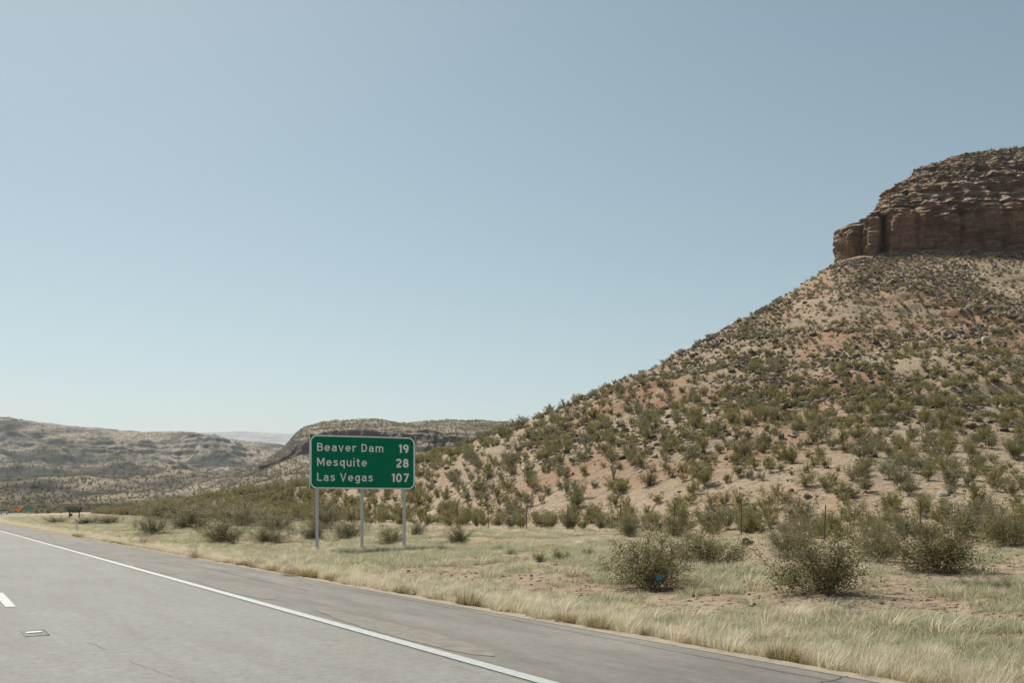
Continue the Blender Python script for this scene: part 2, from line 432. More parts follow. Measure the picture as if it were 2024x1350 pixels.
def f_hills(X, Y, Z, s, px):
    e = sm(Y, 300, 1100)
    top = 1-.85*sm(Y, 1700, 1990)
    rd = ridged(X*.0034, Y*.0022, 1.0, 5, .52)
    rd2 = ridged(X*.011+.3*fbm(X*.004, Y*.004, 9, 2), Y*.0035, 4.0, 5, .55)
    Z = Z + e*top*(14*(rd-1.0)+11*(rd2-1.1))
    # small mounds and dry washes on the valley floor
    Z = Z + sm(Y, 260, 420)*(1-sm(Y, 900, 1300))*(5.0*fbm(X*.012, Y*.006, 5, 4) - 2.5*sm(ridged(X*.008, Y*.02, 8, 2), 1.15, 1.45))
    # ledges
    st = 11.0; q = Z/st + .5*fbm(X*.006, Y*.006, 3, 3); fr = q-np.floor(q); ter = (np.floor(q)+sm(fr, .35, .6))*st - .5*st*fbm(X*.006, Y*.006, 3, 3)
    msk = sm(fbm(X*.004, Y*.004, 12, 3), -.15, .35)*sm(Y, 900, 1500)*.4*top
    Z = Z*(1-msk)+ter*msk
    Z = Z + e*1.6*fbm(X*.04, Y*.04, 7, 3)
    return X, Y, Z
C = [(-1400, 1024,998,955,915,870,845,838,800,790),
 (-400, 1024,998,958,925,885,862,855,815,800),
 (0, 1024,997,962,935,905,884,880,848,823), (100,1024,998,965,940,908,890,886,860,839), (200,1024,998,965,936,915,900,896,870,848),
 (300,1024,998,966,946,925,905,902,880,856), (372,1024,998,968,950,932,912,905,878,853), (390,1024,998,968,950,930,915,888,874,856),(430,1024,998,968,952,930,914,882,874,863),
 (458,1024,998,968,954,930,912,884,876,867),(480,1024,998,968,954,934,918,912,895,869),(560,1024,998,970,958,938,925,918,900,880),
 (640,1024,998,970,960,950,935,930,915,905),(1100,1024,998,975,965,955,945,940,930,925),(1800,1024,998,975,965,955,945,940,930,925)]
Pc = landform('distant_hills', -1300, 1500, 900, [430,540,700,1000,1300,1480,1510,1700,2000], C, 480, M_hills, f_hills, 20)
def f_mesa(X, Y, Z, s, px):
    cl = np.exp(-((s-3.55)/.7)**2)[None, :]
    fl = ridged(X*.026+.2*fbm(X*.02, Z*.02, 1, 2), Y*.006, Z*.008, 4, .6)-1.1
    Y = Y + cl*24*fl + 5*fbm(X*.05, Z*.15, 2, 3)*cl
    tal = sm(s, .8, 2)[None, :]*(1-sm(s, 3.0, 3.4)[None, :])
    Z = Z + tal*7*(ridged(X*.011, Y*.003, 4, 4)-1.1)
    up = sm(s, 3.9, 4.4)[None, :]*(1-.9*sm(s, 6.2, 6.95)[None, :])
    st = 6.0; q = Z/st+.4*fbm(X*.01, Y*.01, 5, 2); fr = q-np.floor(q)
    Z = Z + up*(.35*st*(sm(fr, .35, .6)-fr)+2.0*fbm(X*.02, Y*.02, 1, 4)+2.5*(ridged(X*.02, Y*.01, 2, 4)-1.1))
    Z = Z + .8*fbm(X*.06, Y*.06, 7, 3)*sm(s, .5, 1)[None, :]
    return X, Y, Z
B = [(300,1022,1012,1010,1008,1006,1005,1004,1003),(380,1022,1005,1000,995,990,985,982,980),
 (430,1022,978,970,964,961,959,957,955),(500,1022,972,952,938,934,931,929,926),(560,1022,968,940,915,905,899,892,886),
 (574,1022,967,937,910,893,882,874,868),(588,1022,966,934,904,878,864,855,849),(620,1022,965,930,897,862,852,845,840),(650,1022,965,926,892,852,844,838,833),(740,1022,962,922,888,850,842,834,829),
 (800,1022,960,920,888,857,848,842,838),(860,1022,958,918,890,862,850,838,831),(960,1022,955,910,886,862,848,838,832),(1030,1022,950,905,882,862,850,841,836),(1200,1022,945,900,880,860,850,845,842),(1700,1022,945,900,880,862,856,850,848)]
Pb = landform('mesa', 330, 1650, 620, [470,600,750,850,868,900,960,1050], B, 330, M_mesa, f_mesa, 30)
def f_far(X, Y, Z, s, px): return X, Y, Z+12*fbm(X*.0006, Y*.0006, 1, 4)*sm(s, .5, 1.5)[None, :]
D = [(-2500,990,900,850),(0,990,900,858),(330,990,900,857),(400,990,880,854),(470,990,878,853),(560,990,880,857),(640,990,882,860),(900,990,900,862),(3500,990,900,850)]
landform('far_plateau', -2400, 3400, 300, [5000,7500,9000], D, 60, far_mat('far_plateau_soil', (.20,.19,.18), (.24,.225,.21), (.12,.12,.12), (.09,.09,.095), .3), f_far, 100)

# ------------------------------------------------------------------ butte
def make_butte():
    prof = [ # photo x and y of the left outline, front inset
     (1590,600,-3.0),(1620,532,-1.2),(1632,508,-.3),(1636,490,0),(1639,440,.1),(1643,424,.2),(1656,416,.4),(1690,411,.7),(1700,403,1.0),(1714,388,3.4),(1728,372,4.6),(1741,355,6.8),(1762,342,9.0),(1788,328,11.0),
     (1815,315,14.0),(1840,306,17.0),(1866,299,20.5),(1900,295,25),(1960,291,31),(2060,288,38.0)]
    y0, y1 = 196.5, 262.0
    prof = np.array([(CAMH+(HOR-b)*(y0+c)/F, (a-1012)/F*(y0+c), c) for a, b, c in prof], float)
    nz = 230; ztop = prof[-1, 0]; zz = np.linspace(prof[0, 0], ztop, nz)
    nose = np.interp(zz, prof[:,0], prof[:,1]); ins = np.interp(zz, prof[:,0], prof[:,2])
    xr = 230.0
    th = np.concatenate([np.linspace(-.04, .5, 760), np.linspace(.5, 1.0, 70)[1:]])  # 0 right end -> front -> .5 nose -> back
    ang = -th*2*np.pi*1.0
    # superellipse, x along, y across
    P = np.zeros((len(th), nz, 3))
    for j, z in enumerate(zz):
        xl = nose[j]; cx = (xl+xr)/2; hx = (xr-xl)/2; yf = y0+ins[j]; yb = y1-ins[j]*.6; cy = (yf+yb)/2; hy = max((yb-yf)/2, 1.2)
        # arc-length friendly parameter along front
        f = np.clip(th, -.04, 1)
        c = np.cos(2*np.pi*f*1.0); s_ = -np.sin(2*np.pi*f)
        e = 2/6.5
        x = cx + hx*np.sign(c)*np.abs(c)**e; y = cy + hy*np.sign(s_)*np.abs(s_)**e
        P[:, j, 0] = x; P[:, j, 1] = y; P[:, j, 2] = z
    X, Y, Z = P[...,0], P[...,1], P[...,2]
    # resample each ring evenly so that columns are vertical
    R = np.zeros_like(P)
    for j in range(nz):
        d = np.hypot(np.diff(X[:, j]), np.diff(Y[:, j])); s = np.concatenate([[0], np.cumsum(d)])
        kn = np.argmin(X[:, j]); sn = s[kn]
        tgt = np.concatenate([np.linspace(max(sn-150, 0), sn+14, 760), np.linspace(sn+14, s[-1], 70)[1:]])
        for c in (0, 1): R[:, j, c] = np.interp(tgt, s, P[:, j, c])
        R[:, j, 2] = P[:, j, 2]
        wl_ = np.clip(1-(R[:, j, 0]-nose[j])/70, 0, 1); R[:, j, 0] += (R[:, j, 1]-(y0+ins[j]))*.40*wl_
    P = R; X, Y, Z = P[...,0].copy(), P[...,1].copy(), P[...,2].copy()
    # outward normal in plan
    tx = np.gradient(X, axis=0); ty = np.gradient(Y, axis=0); L = np.hypot(tx, ty)+1e-6
    nx, ny = ty/L, -tx/L      # sign fixed below
    sgn = -1 if (ny[300, 50] > 0) else 1
    nx *= sgn; ny *= sgn
    # strata: each bed juts out or recedes
    zb = Z + .25*fbm(X*.08, Y*.08, .5, 3) + (X-60)*.012
    bed = .8; q = zb/bed; b0 = np.floor(q); fr = q-b0
    hsh = lambda k: (np.sin(k*12.9898)*43758.5453) % 1.0
    lay = hsh(b0)*(1-sm(fr, .75, 1)) + hsh(b0+1)*sm(fr, .75, 1)
    thin = zb/.37; t0_ = np.floor(thin); lay2 = hsh(t0_+77)
    upper = sm(Z, 62.6, 64.0)
    amp = (.22 + .85*upper)*(.5+1.1*np.clip(fbm(X*.07, Y*.07, Z*.1, 3)+.5, 0, 1))
    disp = amp*(lay-.5) + .28*(lay2-.5)*(1+upper)
    disp += (1.2 + .1*upper)*fbm(X*.16, Y*.16, Z*.2, 4) + (.55+.35*upper)*fbm(X*.5, Y*.5, Z*.7, 4)
    # blocky joints
    vj = ridged(X*.10, Y*.10, Z*.012, 3, .6); disp -= (1-upper*.5)*1.3*sm(vj, 1.15, 1.5)
    # the two open vertical clefts of the photo
    for pxc, wc, dc in ((1751, .42, 3.6), (1706, .8, 2.6), (1815, .5, 1.0), (1905, .6, .9), (1985, .7, 1.1)):
        xc = (pxc-1012)/F*198; disp -= dc*np.exp(-((X-xc-.12*(Z-57)*.2)/wc)**2)*(Y < 206)*(1-.6*sm(Z, 66, 72))
    # leaning buttress at the left end: smoother, greyer block
    X += nx*disp; Y += ny*disp
    Z += .35*fbm(X*.3, Y*.3, 4, 3)*sm(Z, 64, 80)
    P = np.stack([X, Y, Z], -1)
    # cap
    cxm = P[:, -1, :].mean(0)
    cap = [P]
    for f in (.85, .6, .3, .05):
        ring = P[:, -1:, :]*f + np.array([P[:, -1, 0].mean(), P[:, -1, 1].mean(), 0])*(1-f)
        ring[..., 2] = P[:, -1:, 2]*1 + (1-f)*1.2 + .4*fbm(ring[...,0]*.2, ring[...,1]*.2, 3, 3)
        cap.append(ring)
    P = np.concatenate(cap, 1)
    me = grid_mesh('butte', P, smooth=False, flip=False)
    o = mobj('butte', me, butte_mat()); o['kind'] = 'structure'
    return P
Pbutte = make_butte()

# ------------------------------------------------------------------ plants
M_leaf = leaf_mat('creosote_leaves', (.185,.165,.048), (.30,.26,.09), (.185,.172,.07))
M_leaf2 = leaf_mat('grey_green_leaves', (.175,.165,.085), (.26,.24,.13), (.19,.185,.105))
M_leafd = leaf_mat('dark_green_leaves', (.13,.12,.042), (.21,.185,.072), (.145,.138,.06))
M_stem = mat('grey_brown_twigs', (.16,.125,.095), .9)
M_drytwig = mat('dry_straw_twigs', (.36,.24,.14), .9)
def tubes(paths, r0, r1, sides=3):
    V = []; Q = []
    for p in paths:
        p = np.asarray(p); n = len(p); b = len(V)
        for i in range(n):
            r = r0+(r1-r0)*i/(n-1)
            for k in range(sides):
                an = 2*math.pi*k/sides; V.append((p[i][0]+r*math.cos(an), p[i][1]+r*math.sin(an), p[i][2]))
        for i in range(n-1):
            for k in range(sides):
                k2 = (k+1) % sides; Q.append((b+i*sides+k, b+i*sides+k2, b+(i+1)*sides+k2, b+(i+1)*sides+k))
    return np.array(V), np.array(Q)
def leaves(C, size, r):
    n = len(C); d1 = r.normal(size=(n, 3)); d1 /= np.linalg.norm(d1, axis=1)[:, None]
    d2 = r.normal(size=(n, 3)); d2 -= (d2*d1).sum(1)[:, None]*d1; d2 /= np.linalg.norm(d2, axis=1)[:, None]
    s = size*r.uniform(.6, 1.3, (n, 1))
    V = np.stack([C-d1*s*.9, C+d2*s*.42, C+d1*s*.9, C-d2*s*.42], 1).reshape(-1, 3)
    return V, np.arange(4*n).reshape(n, 4)
def bush_geo(seed, nst=16, nleaf=1500, lsize=.03, spread=1.0, hgt=1.0, dens=.5, sr=.009):
    r = np.random.default_rng(seed); paths = []; tips = []
    for k in range(nst):
        az = 2*math.pi*(k+r.uniform(-.4, .4))/nst; tilt = r.uniform(.12, 1.0)*spread
        L = r.uniform(.5, 1.15)*(1.12-.18*tilt); p = np.array([r.normal()*.05, r.normal()*.05, 0.]); pts = [p.copy()]
        nseg = 5
        for s_ in range(nseg):
            tl = tilt*(1-.10*s_)
            d = np.array([math.sin(tl)*math.cos(az), math.sin(tl)*math.sin(az), math.cos(tl)])+r.normal(size=3)*.14
            p = p+d*L/nseg*hgt; pts.append(p.copy())
            if s_ >= 1:
                for b in range(2 if s_ < 4 else 3):
                    q = p.copy(); bd = d+r.normal(size=3)*.55; bd[2] = abs(bd[2])*.8+.2; bd /= np.linalg.norm(bd)
                    bl = L*r.uniform(.14, .32)*hgt; e = q+bd*bl; paths.append([q, (q+e)/2+r.normal(size=3)*.02, e]); tips += [(q+e)/2, e, e]
        paths.append(pts); tips += [pts[-1], pts[-2]]
    tips = np.array(tips); c = tips[r.integers(0, len(tips), nleaf)]+np.clip(r.normal(size=(nleaf, 3)), -1.7, 1.7)*[.055,.055,.05]*(.6+.9*dens)
    if nleaf > 9000:
        m_ = r.uniform(size=nleaf) < .22; c[m_, 2] *= r.uniform(.15, .7, m_.sum()); c[m_, :2] *= 1.08
    c[:, 2] = np.maximum(c[:, 2], .03)
    SV, SQ = tubes(paths, sr, sr*.35)
    hx = np.percentile(np.hypot(c[:,0], c[:,1]), 93); hz_ = np.percentile(c[:,2], 96); k = np.array([.5/hx, .5/hx, 1/hz_])
    LV, LQ = leaves(c*k, lsize, r)
    return SV*k, SQ, LV, LQ
def parts_meshes(g): return np_mesh('branches', g[0], g[1]), np_mesh('foliage', g[2], g[3])
def joined_mesh(g, name='creosote_bush'):
    V = np.concatenate([g[0], g[2]]); Q = np.concatenate([g[1], g[3]+len(g[0])])
    return np_mesh(name, V, Q, np.concatenate([np.ones(len(g[1])), np.zeros(len(g[3]))]))
def setm(me, *ms):
    for m in ms: me.materials.append(m)
    return me

HI = [];  # foreground shrubs: dense
for s_ in range(5):
    b, f = parts_meshes(bush_geo(100+s_, 30, 12000, .0155, 1.3, 1.0, .55, .006)); setm(b, M_stem); setm(f, M_leafd if s_ < 3 else M_leaf2); HI.append((b, f))
MID = []
for s_ in range(7):
    b, f = parts_meshes(bush_geo(200+s_, 13+s_ % 3*3, 2300, .030, .8+.16*(s_ % 3), 1.0, .5, .009)); setm(b, M_stem); setm(f, M_leaf if s_ % 3 else M_leaf2); MID.append((b, f))
SML = [setm(joined_mesh(bush_geo(300+s_, 10, 620, .060, 1.0, 1.0, .9, .012)), M_leaf if s_ % 3 else M_leaf2, M_stem) for s_ in range(6)]
FAR = [setm(joined_mesh(bush_geo(400+s_, 5, 90, .17, 1.0, .9, .9, .02), 'desert_shrub'), M_leaf, M_stem) for s_ in range(3)]

def place_parts(name, pair, loc, rz, sxyz):
    e = empty(name, loc, rz); e.scale = sxyz
    a = bpy.data.objects.new('branches', pair[0]); link(a, e)
    b = bpy.data.objects.new('foliage', pair[1]); link(b, e)
    return e
# --- named foreground and midground shrubs: photo x, base y, width px, height px, set, label
SHR = [
 (1288,1166,165,112,'H0','large olive shrub beside the shoulder with blue litter caught in its base'),
 (1395,1122,140,78,'H1','shrub directly behind and right of the shrub with blue litter'),
 (1625,1172,190,132,'H2','large dense green shrub leaning right, nearest the shoulder at lower right'),
 (1855,1130,185,110,'H0','wide dark green shrub at the right, last big one before the grey tufts'),
 (1560,1100,90,70,'H3','open shrub just behind the dense green shrub at lower right'),
 (1735,1110,100,80,'H4','sparse pale shrub between the two largest shrubs at lower right'),
 (2000,1078,110,75,'H1','green shrub cut by the right edge of the photo beside the fence'),
 (905,1077,48,46,'H2','round olive shrub standing alone right of the big green sign'),
 (775,1077,60,42,'H1','round shrub between the middle and right posts of the big sign'),
 (690,1066,80,46,'H3','grey-green shrub just left of the middle post of the big sign'),
 (620,1070,75,50,'H4','grey-green shrub behind the left post of the big sign'),
 (440,1076,90,62,'H2','dark shrub by the grass, left one of a pair left of the big sign'),
 (530,1077,86,44,'H1','dark shrub by the grass, right one of a pair left of the big sign'),
 (825,1062,30,40,'H4','slim shrub just right of the right sign post'),
 (545,1050,90,44,'H3','grey shrub between the dark pair and the fence'),
 (640,1045,80,50,'H0','bushy creosote behind the left sign post near the fence'),
 (480,1042,110,52,'H3','broad grey-green shrub in the thicket left of the big sign'),
 (380,1048,110,52,'H4','grey-green thicket shrub above the dark pair, left of the big sign'),
 (300,1057,75,44,'H3','grey shrub at the near left corner of the thicket'),
 (330,1030,110,44,'H0','olive shrub at the left end of the thicket by the fence'),
 (430,1025,90,40,'H1','olive shrub inside the thicket in front of the fence'),
 (215,1036,60,22,'H3','grey shrub right of the white marker post'),
 (176,1037,64,18,'H4','low grey shrub behind the white marker post'),
 (112,1035,46,16,'H3','low grey shrub left of the white marker post below the brown sign'),
 (986,1090,26,12,'H2','small dark green plant in the grass, left one of two'),
 (1010,1096,20,12,'H2','small dark green plant in the grass, right one of two'),
 (1105,1108,30,24,'H1','small yellowish green plant right of the two tiny dark plants'),
 (1065,1110,22,20,'H3','small pale plant in the grass left of the yellowish plant'),
 (1165,1102,24,20,'H4','small grey plant in the grass left of the blue litter shrub'),
 (1975,1168,70,28,'H3','low grey shrub in pale grass at the right edge'),
 (1905,1166,50,24,'H4','low grey tuft shrub left of the one at the right edge'),
 (1330,1060,70,46,'H2','open shrub at the foot of the fence above the blue litter shrub'),
 (1240,1060,60,50,'H4','shrub at the fence line upper left of the blue litter shrub'),
 (1480,1050,70,60,'H0','shrub on the fence line above the black scrap'),
]
keepout = []
for i, (px, py, wpx, hpx, ty, lab) in enumerate(SHR):
    x, y, z = locate(px, py); sw = wpx*y/F*(1.22 if py > 1085 else 1.1); sh = hpx*y/F*(.93 if py > 1085 else .85)
    e = place_parts('desert_shrub' if ty in ('H3', 'H4') else 'creosote_bush', HI[int(ty[1])], (x, y, z-.03), random.uniform(0, 6.28), (sw, sw, sh))
    tag(e, lab, 'shrub', 'shrubs on the verge between road and fence')
    keepout.append((x, y, wpx*y/F*.45))

# --- slope vegetation: sample positions on the sheet by area
def sample_hill(n, r, amin, amax, dens=None):
    ii = np.searchsorted(av, amin), min(np.searchsorted(av, amax), len(av)-1)
    t_lo = np.searchsorted(tv, -60); t_hi = np.searchsorted(tv, 420)
    A = r.uniform(amin, amax, n*1); T = r.uniform(-60, 420, n)
    x, y = to_xy(A, T); m = (y > 6)
    A, T, x, y = A[m], T[m], x[m], y[m]
    if dens is not None:
        k = r.uniform(0, 1, len(x)) < dens(A, T, x, y); A, T, x, y = A[k], T[k], x[k], y[k]
    return A, T, x, y
def crest_ok(x, y):
    px = 1012+F*x/y; py, Yr = ridge(px); return (y < Yr+12)
def butte_free(x, y):
    px = 1012+F*x/y; return ~((px > 1630) & (y > 195))
r1 = np.random.default_rng(11)
def dens_bush(A, T, x, y):
    px = 1012+F*x/y
    cl = sm(fbm(x*.09, y*.09, 20, 2), -.45, .25)
    nearf = .9
    d = .62+.38*cl
    d = d*np.where(px < 850, 1.0, .8)
    bare = np.exp(-(((px-1250)/160)**2+((y-90)/14)**2)); d = d*(1-.2*bare)
    return d*.9*(crest_ok(x, y) & butte_free(x, y) & (px > 62) & ~((px > 122) & (px < 172) & (y < 142)) & (px < 2300))
A, T, bx, by = sample_hill(125000, r1, 28.8, 330, dens_bush)
bz = H(bx, by)
# thin out overlaps with a simple grid hash
order = r1.permutation(len(bx)); seen = {}; keep = []
for i in order:
    cs = (1.45 if 1012+F*bx[i]/by[i] > 640 else 1.15)-.6*float(sm(bz[i], 2.5, 18)); g = (int(bx[i]//cs), int(by[i]//cs), int(cs*10))
    if g in seen: continue
    seen[g] = 1; keep.append(i)
bx, by, bz = bx[keep], by[keep], bz[keep]
px, py = proj(bx, by, bz)
uphill = sm(bz, 2.5, 26)
bs = np.clip(r1.lognormal(.10, .30, len(bx)), .5, 1.9)*(1.0-.40*uphill)*np.where(by > 130, 1.0, 1.0)
bh = bs*r1.uniform(.62, .95, len(bx))*(1-.12*uphill)
near_ = .88-.06*(1-sm(bz, 2, 9)); near_ = near_*np.where(px < 640, 1.2, 1.0); bs = bs*near_; bh = bh*near_
vis = (px > 5) & (px < 2020) & (by < ridge(px)[1]-1)
size = np.where(vis, bs/by, 0)
rank = np.argsort(-size); ind = rank[:270]; rest = rank[270:]
def zone(px_, y_, z_, w_):
    sz = 'large' if w_ > 1.75 else ('medium' if w_ > 1.25 else 'small')
    q = int(H_PY(px_, y_, z_))
    if px_ < 330: pl = 'on the low ridge behind the brown trapezoid sign'
    elif px_ < 470: pl = 'on the low ridge at the far left of the fence'
    elif px_ < 612: pl = 'on the bare sand just left of the big sign'
    elif px_ < 822: pl = 'on the slope seen behind the big sign and its posts'
    elif px_ < 1050: pl = 'on the sand flat just right of the big sign'
    elif px_ < 1250: pl = 'near the pale cactus on the lower slope'
    elif px_ < 1420: pl = 'on the slope above the shrub with blue litter'
    elif px_ < 1600: pl = 'on the slope above the black scrap'
    elif px_ < 1800: pl = 'on the slope above the dense green roadside shrub'
    else: pl = 'on the slope by the right edge of the photo'
    row = ' by the fence' if q > 1015 else (' a little uphill of the fence' if q > 960 else ' well uphill of the fence')
    return f'{sz} bush {pl},{row}'.replace('at the far left of the fence','left of the big sign').replace('on the slope behind the big sign and its posts','behind the big sign').replace(' of the photo','').replace('well uphill of the fence','well uphill').replace('a little uphill of the fence','slightly uphill').replace('trapezoid ','').replace('just ','').replace(' seen',''), f'{sz} bushes {pl}{row}'
def H_PY(px_, y_, z_): return HOR-(z_-CAMH)*F/y_
for i in ind:
    lab, grp = zone(px[i], by[i], bz[i], bs[i])
    e = place_parts('creosote_bush', MID[random.randrange(7)], (bx[i], by[i], bz[i]-.04), random.uniform(0, 6.28), (bs[i], bs[i], bh[i]))
    tag(e, lab, 'bush', grp)
# small single mesh bushes: individuals that also are the sources of the mass further up
SRC = []
for k in range(6):
    i = rest[k]; o = bpy.data.objects.new('creosote_bush', SML[k]); link(o); o.location = (bx[i], by[i], bz[i]-.04); o.scale = (bs[i], bs[i], bh[i])
    lab, grp = zone(px[i], by[i], bz[i], bs[i]); tag(o, lab, 'bush', grp); SRC.append(o)
rest = rest[6:]

def stuff(name, pts, rots, scl, idx, sources, label, cat):
    me = bpy.data.meshes.new(name); me.vertices.add(len(pts)); me.vertices.foreach_set('co', np.asarray(pts, np.float32).ravel())
    for nm, ty, fld, arr in (('rot', 'FLOAT_VECTOR', 'vector', rots), ('scl', 'FLOAT_VECTOR', 'vector', scl), ('idx', 'INT', 'value', idx)):
        at = me.attributes.new(nm, ty, 'POINT'); at.data.foreach_set(fld, np.asarray(arr, np.int32 if ty == 'INT' else np.float32).ravel())
    me.update()
    o = bpy.data.objects.new(name, me); link(o); tag(o, label, cat, kind='stuff')
    ng = bpy.data.node_groups.new(name, 'GeometryNodeTree')
    ng.interface.new_socket('Geometry', in_out='INPUT', socket_type='NodeSocketGeometry'); ng.interface.new_socket('Geometry', in_out='OUTPUT', socket_type='NodeSocketGeometry')
    n = ng.nodes; l = ng.links; gi = n.new('NodeGroupInput'); go = n.new('NodeGroupOutput'); jn = n.new('GeometryNodeJoinGeometry')
    def attr(nm, ty):
        a = n.new('GeometryNodeInputNamedAttribute'); a.data_type = ty; a.inputs['Name'].default_value = nm; return a.outputs[0]
    for k, s_ in enumerate(sources):
        oi = n.new('GeometryNodeObjectInfo'); oi.inputs['Object'].default_value = s_; oi.inputs['As Instance'].default_value = True
        cp = n.new('FunctionNodeCompare'); cp.data_type = 'INT'; cp.operation = 'EQUAL'
        ii = [s for s in cp.inputs if s.type == 'INT']
        l.new(attr('idx', 'INT'), ii[0]); ii[1].default_value = k
        ip = n.new('GeometryNodeInstanceOnPoints'); l.new(gi.outputs[0], ip.inputs['Points']); l.new(cp.outputs[0], ip.inputs['Selection'])
        l.new(oi.outputs['Geometry'], ip.inputs['Instance'])
        er = n.new('FunctionNodeEulerToRotation'); l.new(attr('rot', 'FLOAT_VECTOR'), er.inputs[0]); l.new(er.outputs[0], ip.inputs['Rotation'])
        l.new(attr('scl', 'FLOAT_VECTOR'), ip.inputs['Scale']); l.new(ip.outputs[0], jn.inputs[0])
    l.new(jn.outputs[0], go.inputs[0])
    md = o.modifiers.new('scatter', 'NODES'); md.node_group = ng
    return o
def zrot(n, r, tilt=0.0):
    R = np.zeros((n, 3)); R[:, 2] = r.uniform(0, 6.283, n); R[:, 0] = r.normal(size=n)*tilt; R[:, 1] = r.normal(size=n)*tilt; return R
n = len(rest)
stuff('creosote_scrub', np.stack([bx[rest], by[rest], bz[rest]-.04], 1), zrot(n, r1, .06), np.stack([bs[rest], bs[rest], bh[rest]], 1), r1.integers(0, 6, n), SRC,
      'scrub of small creosote bushes covering the hillside up to the cliff', 'scrub')
print('bushes', len(bx), 'ind', len(ind))

# far shrubs on mesa and hills
def far_scatter(P, n, r, name, lab, smin, smax, src, pmax=1250, slo=.7, tilt=0.0):
    a = P[:-1,:-1]; area = np.linalg.norm(np.cross(P[1:,:-1]-a, P[:-1,1:]-a), axis=2)
    area[:, -5:] = 0
    pxm = 1012+F*a[...,0]/a[...,1]; area[(pxm < -80) | (pxm > pmax)] = 0
    nrm = np.cross(P[1:,:-1]-a, P[:-1,1:]-a); st = np.abs(nrm[...,2])/(np.linalg.norm(nrm, axis=2)+1e-9); area = area*sm(st, slo, slo+.2)/a[...,1]
    w_ = (area/area.sum()).ravel(); k = r.choice(len(w_), n, p=w_); i, j = np.unravel_index(k, area.shape)
    f, g = r.uniform(0, 1, (2, n, 1))
    pt = P[i, j]*(1-f)*(1-g)+P[i+1, j]*f*(1-g)+P[i, j+1]*(1-f)*g+P[i+1, j+1]*f*g
    s = r.uniform(smin, smax, n)
    return stuff(name, pt, zrot(n, r), np.stack([s*1.15, s*1.15, s], 1), r.integers(0, len(src), n), src, lab, 'scrub')
srcf = []
for k, (qx, qy) in enumerate(((95, 1002), (72, 1006), (120, 1000))):
    x, y, z = locate(qx, qy+4); o = bpy.data.objects.new('desert_shrub', FAR[k]); link(o); o.location = (x, y, z); o.scale = (1.9, 1.9, 1.4)
    tag(o, 'tiny shrub far down the low ridge above the small green sign', 'shrub', 'tiny far shrubs on the low ridge'); srcf.append(o)
far_scatter(Pc, 30000, r1, 'valley_scrub', 'dotted dark scrub on the valley floor and distant hills', .8, 1.7, srcf)
far_scatter(Pb, 14000, r1, 'mesa_scrub', 'dotted dark scrub on the mesa slopes and top', .8, 1.5, srcf)

far_scatter(Pbutte[:, 150:], 800, r1, 'cliff_top_scrub', 'small scrub growing on the ledges above the cliff', .3, .75, SRC, 2400, .2)
# ------------------------------------------------------------------ rocks
M_rock = varied('brown_boulder', (.15,.105,.075), (.27,.20,.145), 1.5, .95, bump=.05)
M_rockl = varied('pale_boulder', (.36,.31,.24), (.46,.40,.32), 1.5, .95, bump=.05)
M_rockd = varied('dark_boulder', (.075,.058,.048), (.15,.115,.09), 1.5, .95, bump=.05)
def rock_mesh(seed):
    bm = bmesh.new(); bmesh.ops.create_icosphere(bm, subdivisions=2, radius=.5); r = np.random.default_rng(seed); o = r.uniform(0, 50, 3)
    cuts = r.normal(size=(11, 3)); cuts /= np.linalg.norm(cuts, axis=1)[:, None]; dist = r.uniform(.20, .40, 11)
    for v in bm.verts:
        p = np.array(v.co)
        for c, d in zip(cuts, dist):
            e = p @ c
            if e > d: p = p - c*(e-d)
        p = p*(1+.25*float(noise(p[0]*2.5+o[0], p[1]*2.5+o[1], p[2]*2.5+o[2]))); p[2] *= .75
        v.co = p
    me = bpy.data.meshes.new('boulder'); bm.to_mesh(me); bm.free(); return me
ROCK = []
for k in range(6):
    me = rock_mesh(k); me.materials.append(M_rock if k < 2 else M_rockl if k == 2 else M_rockd); ROCK.append(me)
r2 = np.random.default_rng(5)
def dens_rock(A, T, x, y):
    z = H(x, y); px = 1012+F*x/y
    cl = sm(fbm(x*.05, y*.05, 33, 3), -.25, .45)
    return (.10+.90*cl)*(.12+.88*sm(z, 3, 16))*(crest_ok(x, y) & butte_free(x, y) & (px > 820) & (px < 2200))
A, T, rx, ry = sample_hill(620000, r2, 40, 300, dens_rock)
rz_ = H(rx, ry)
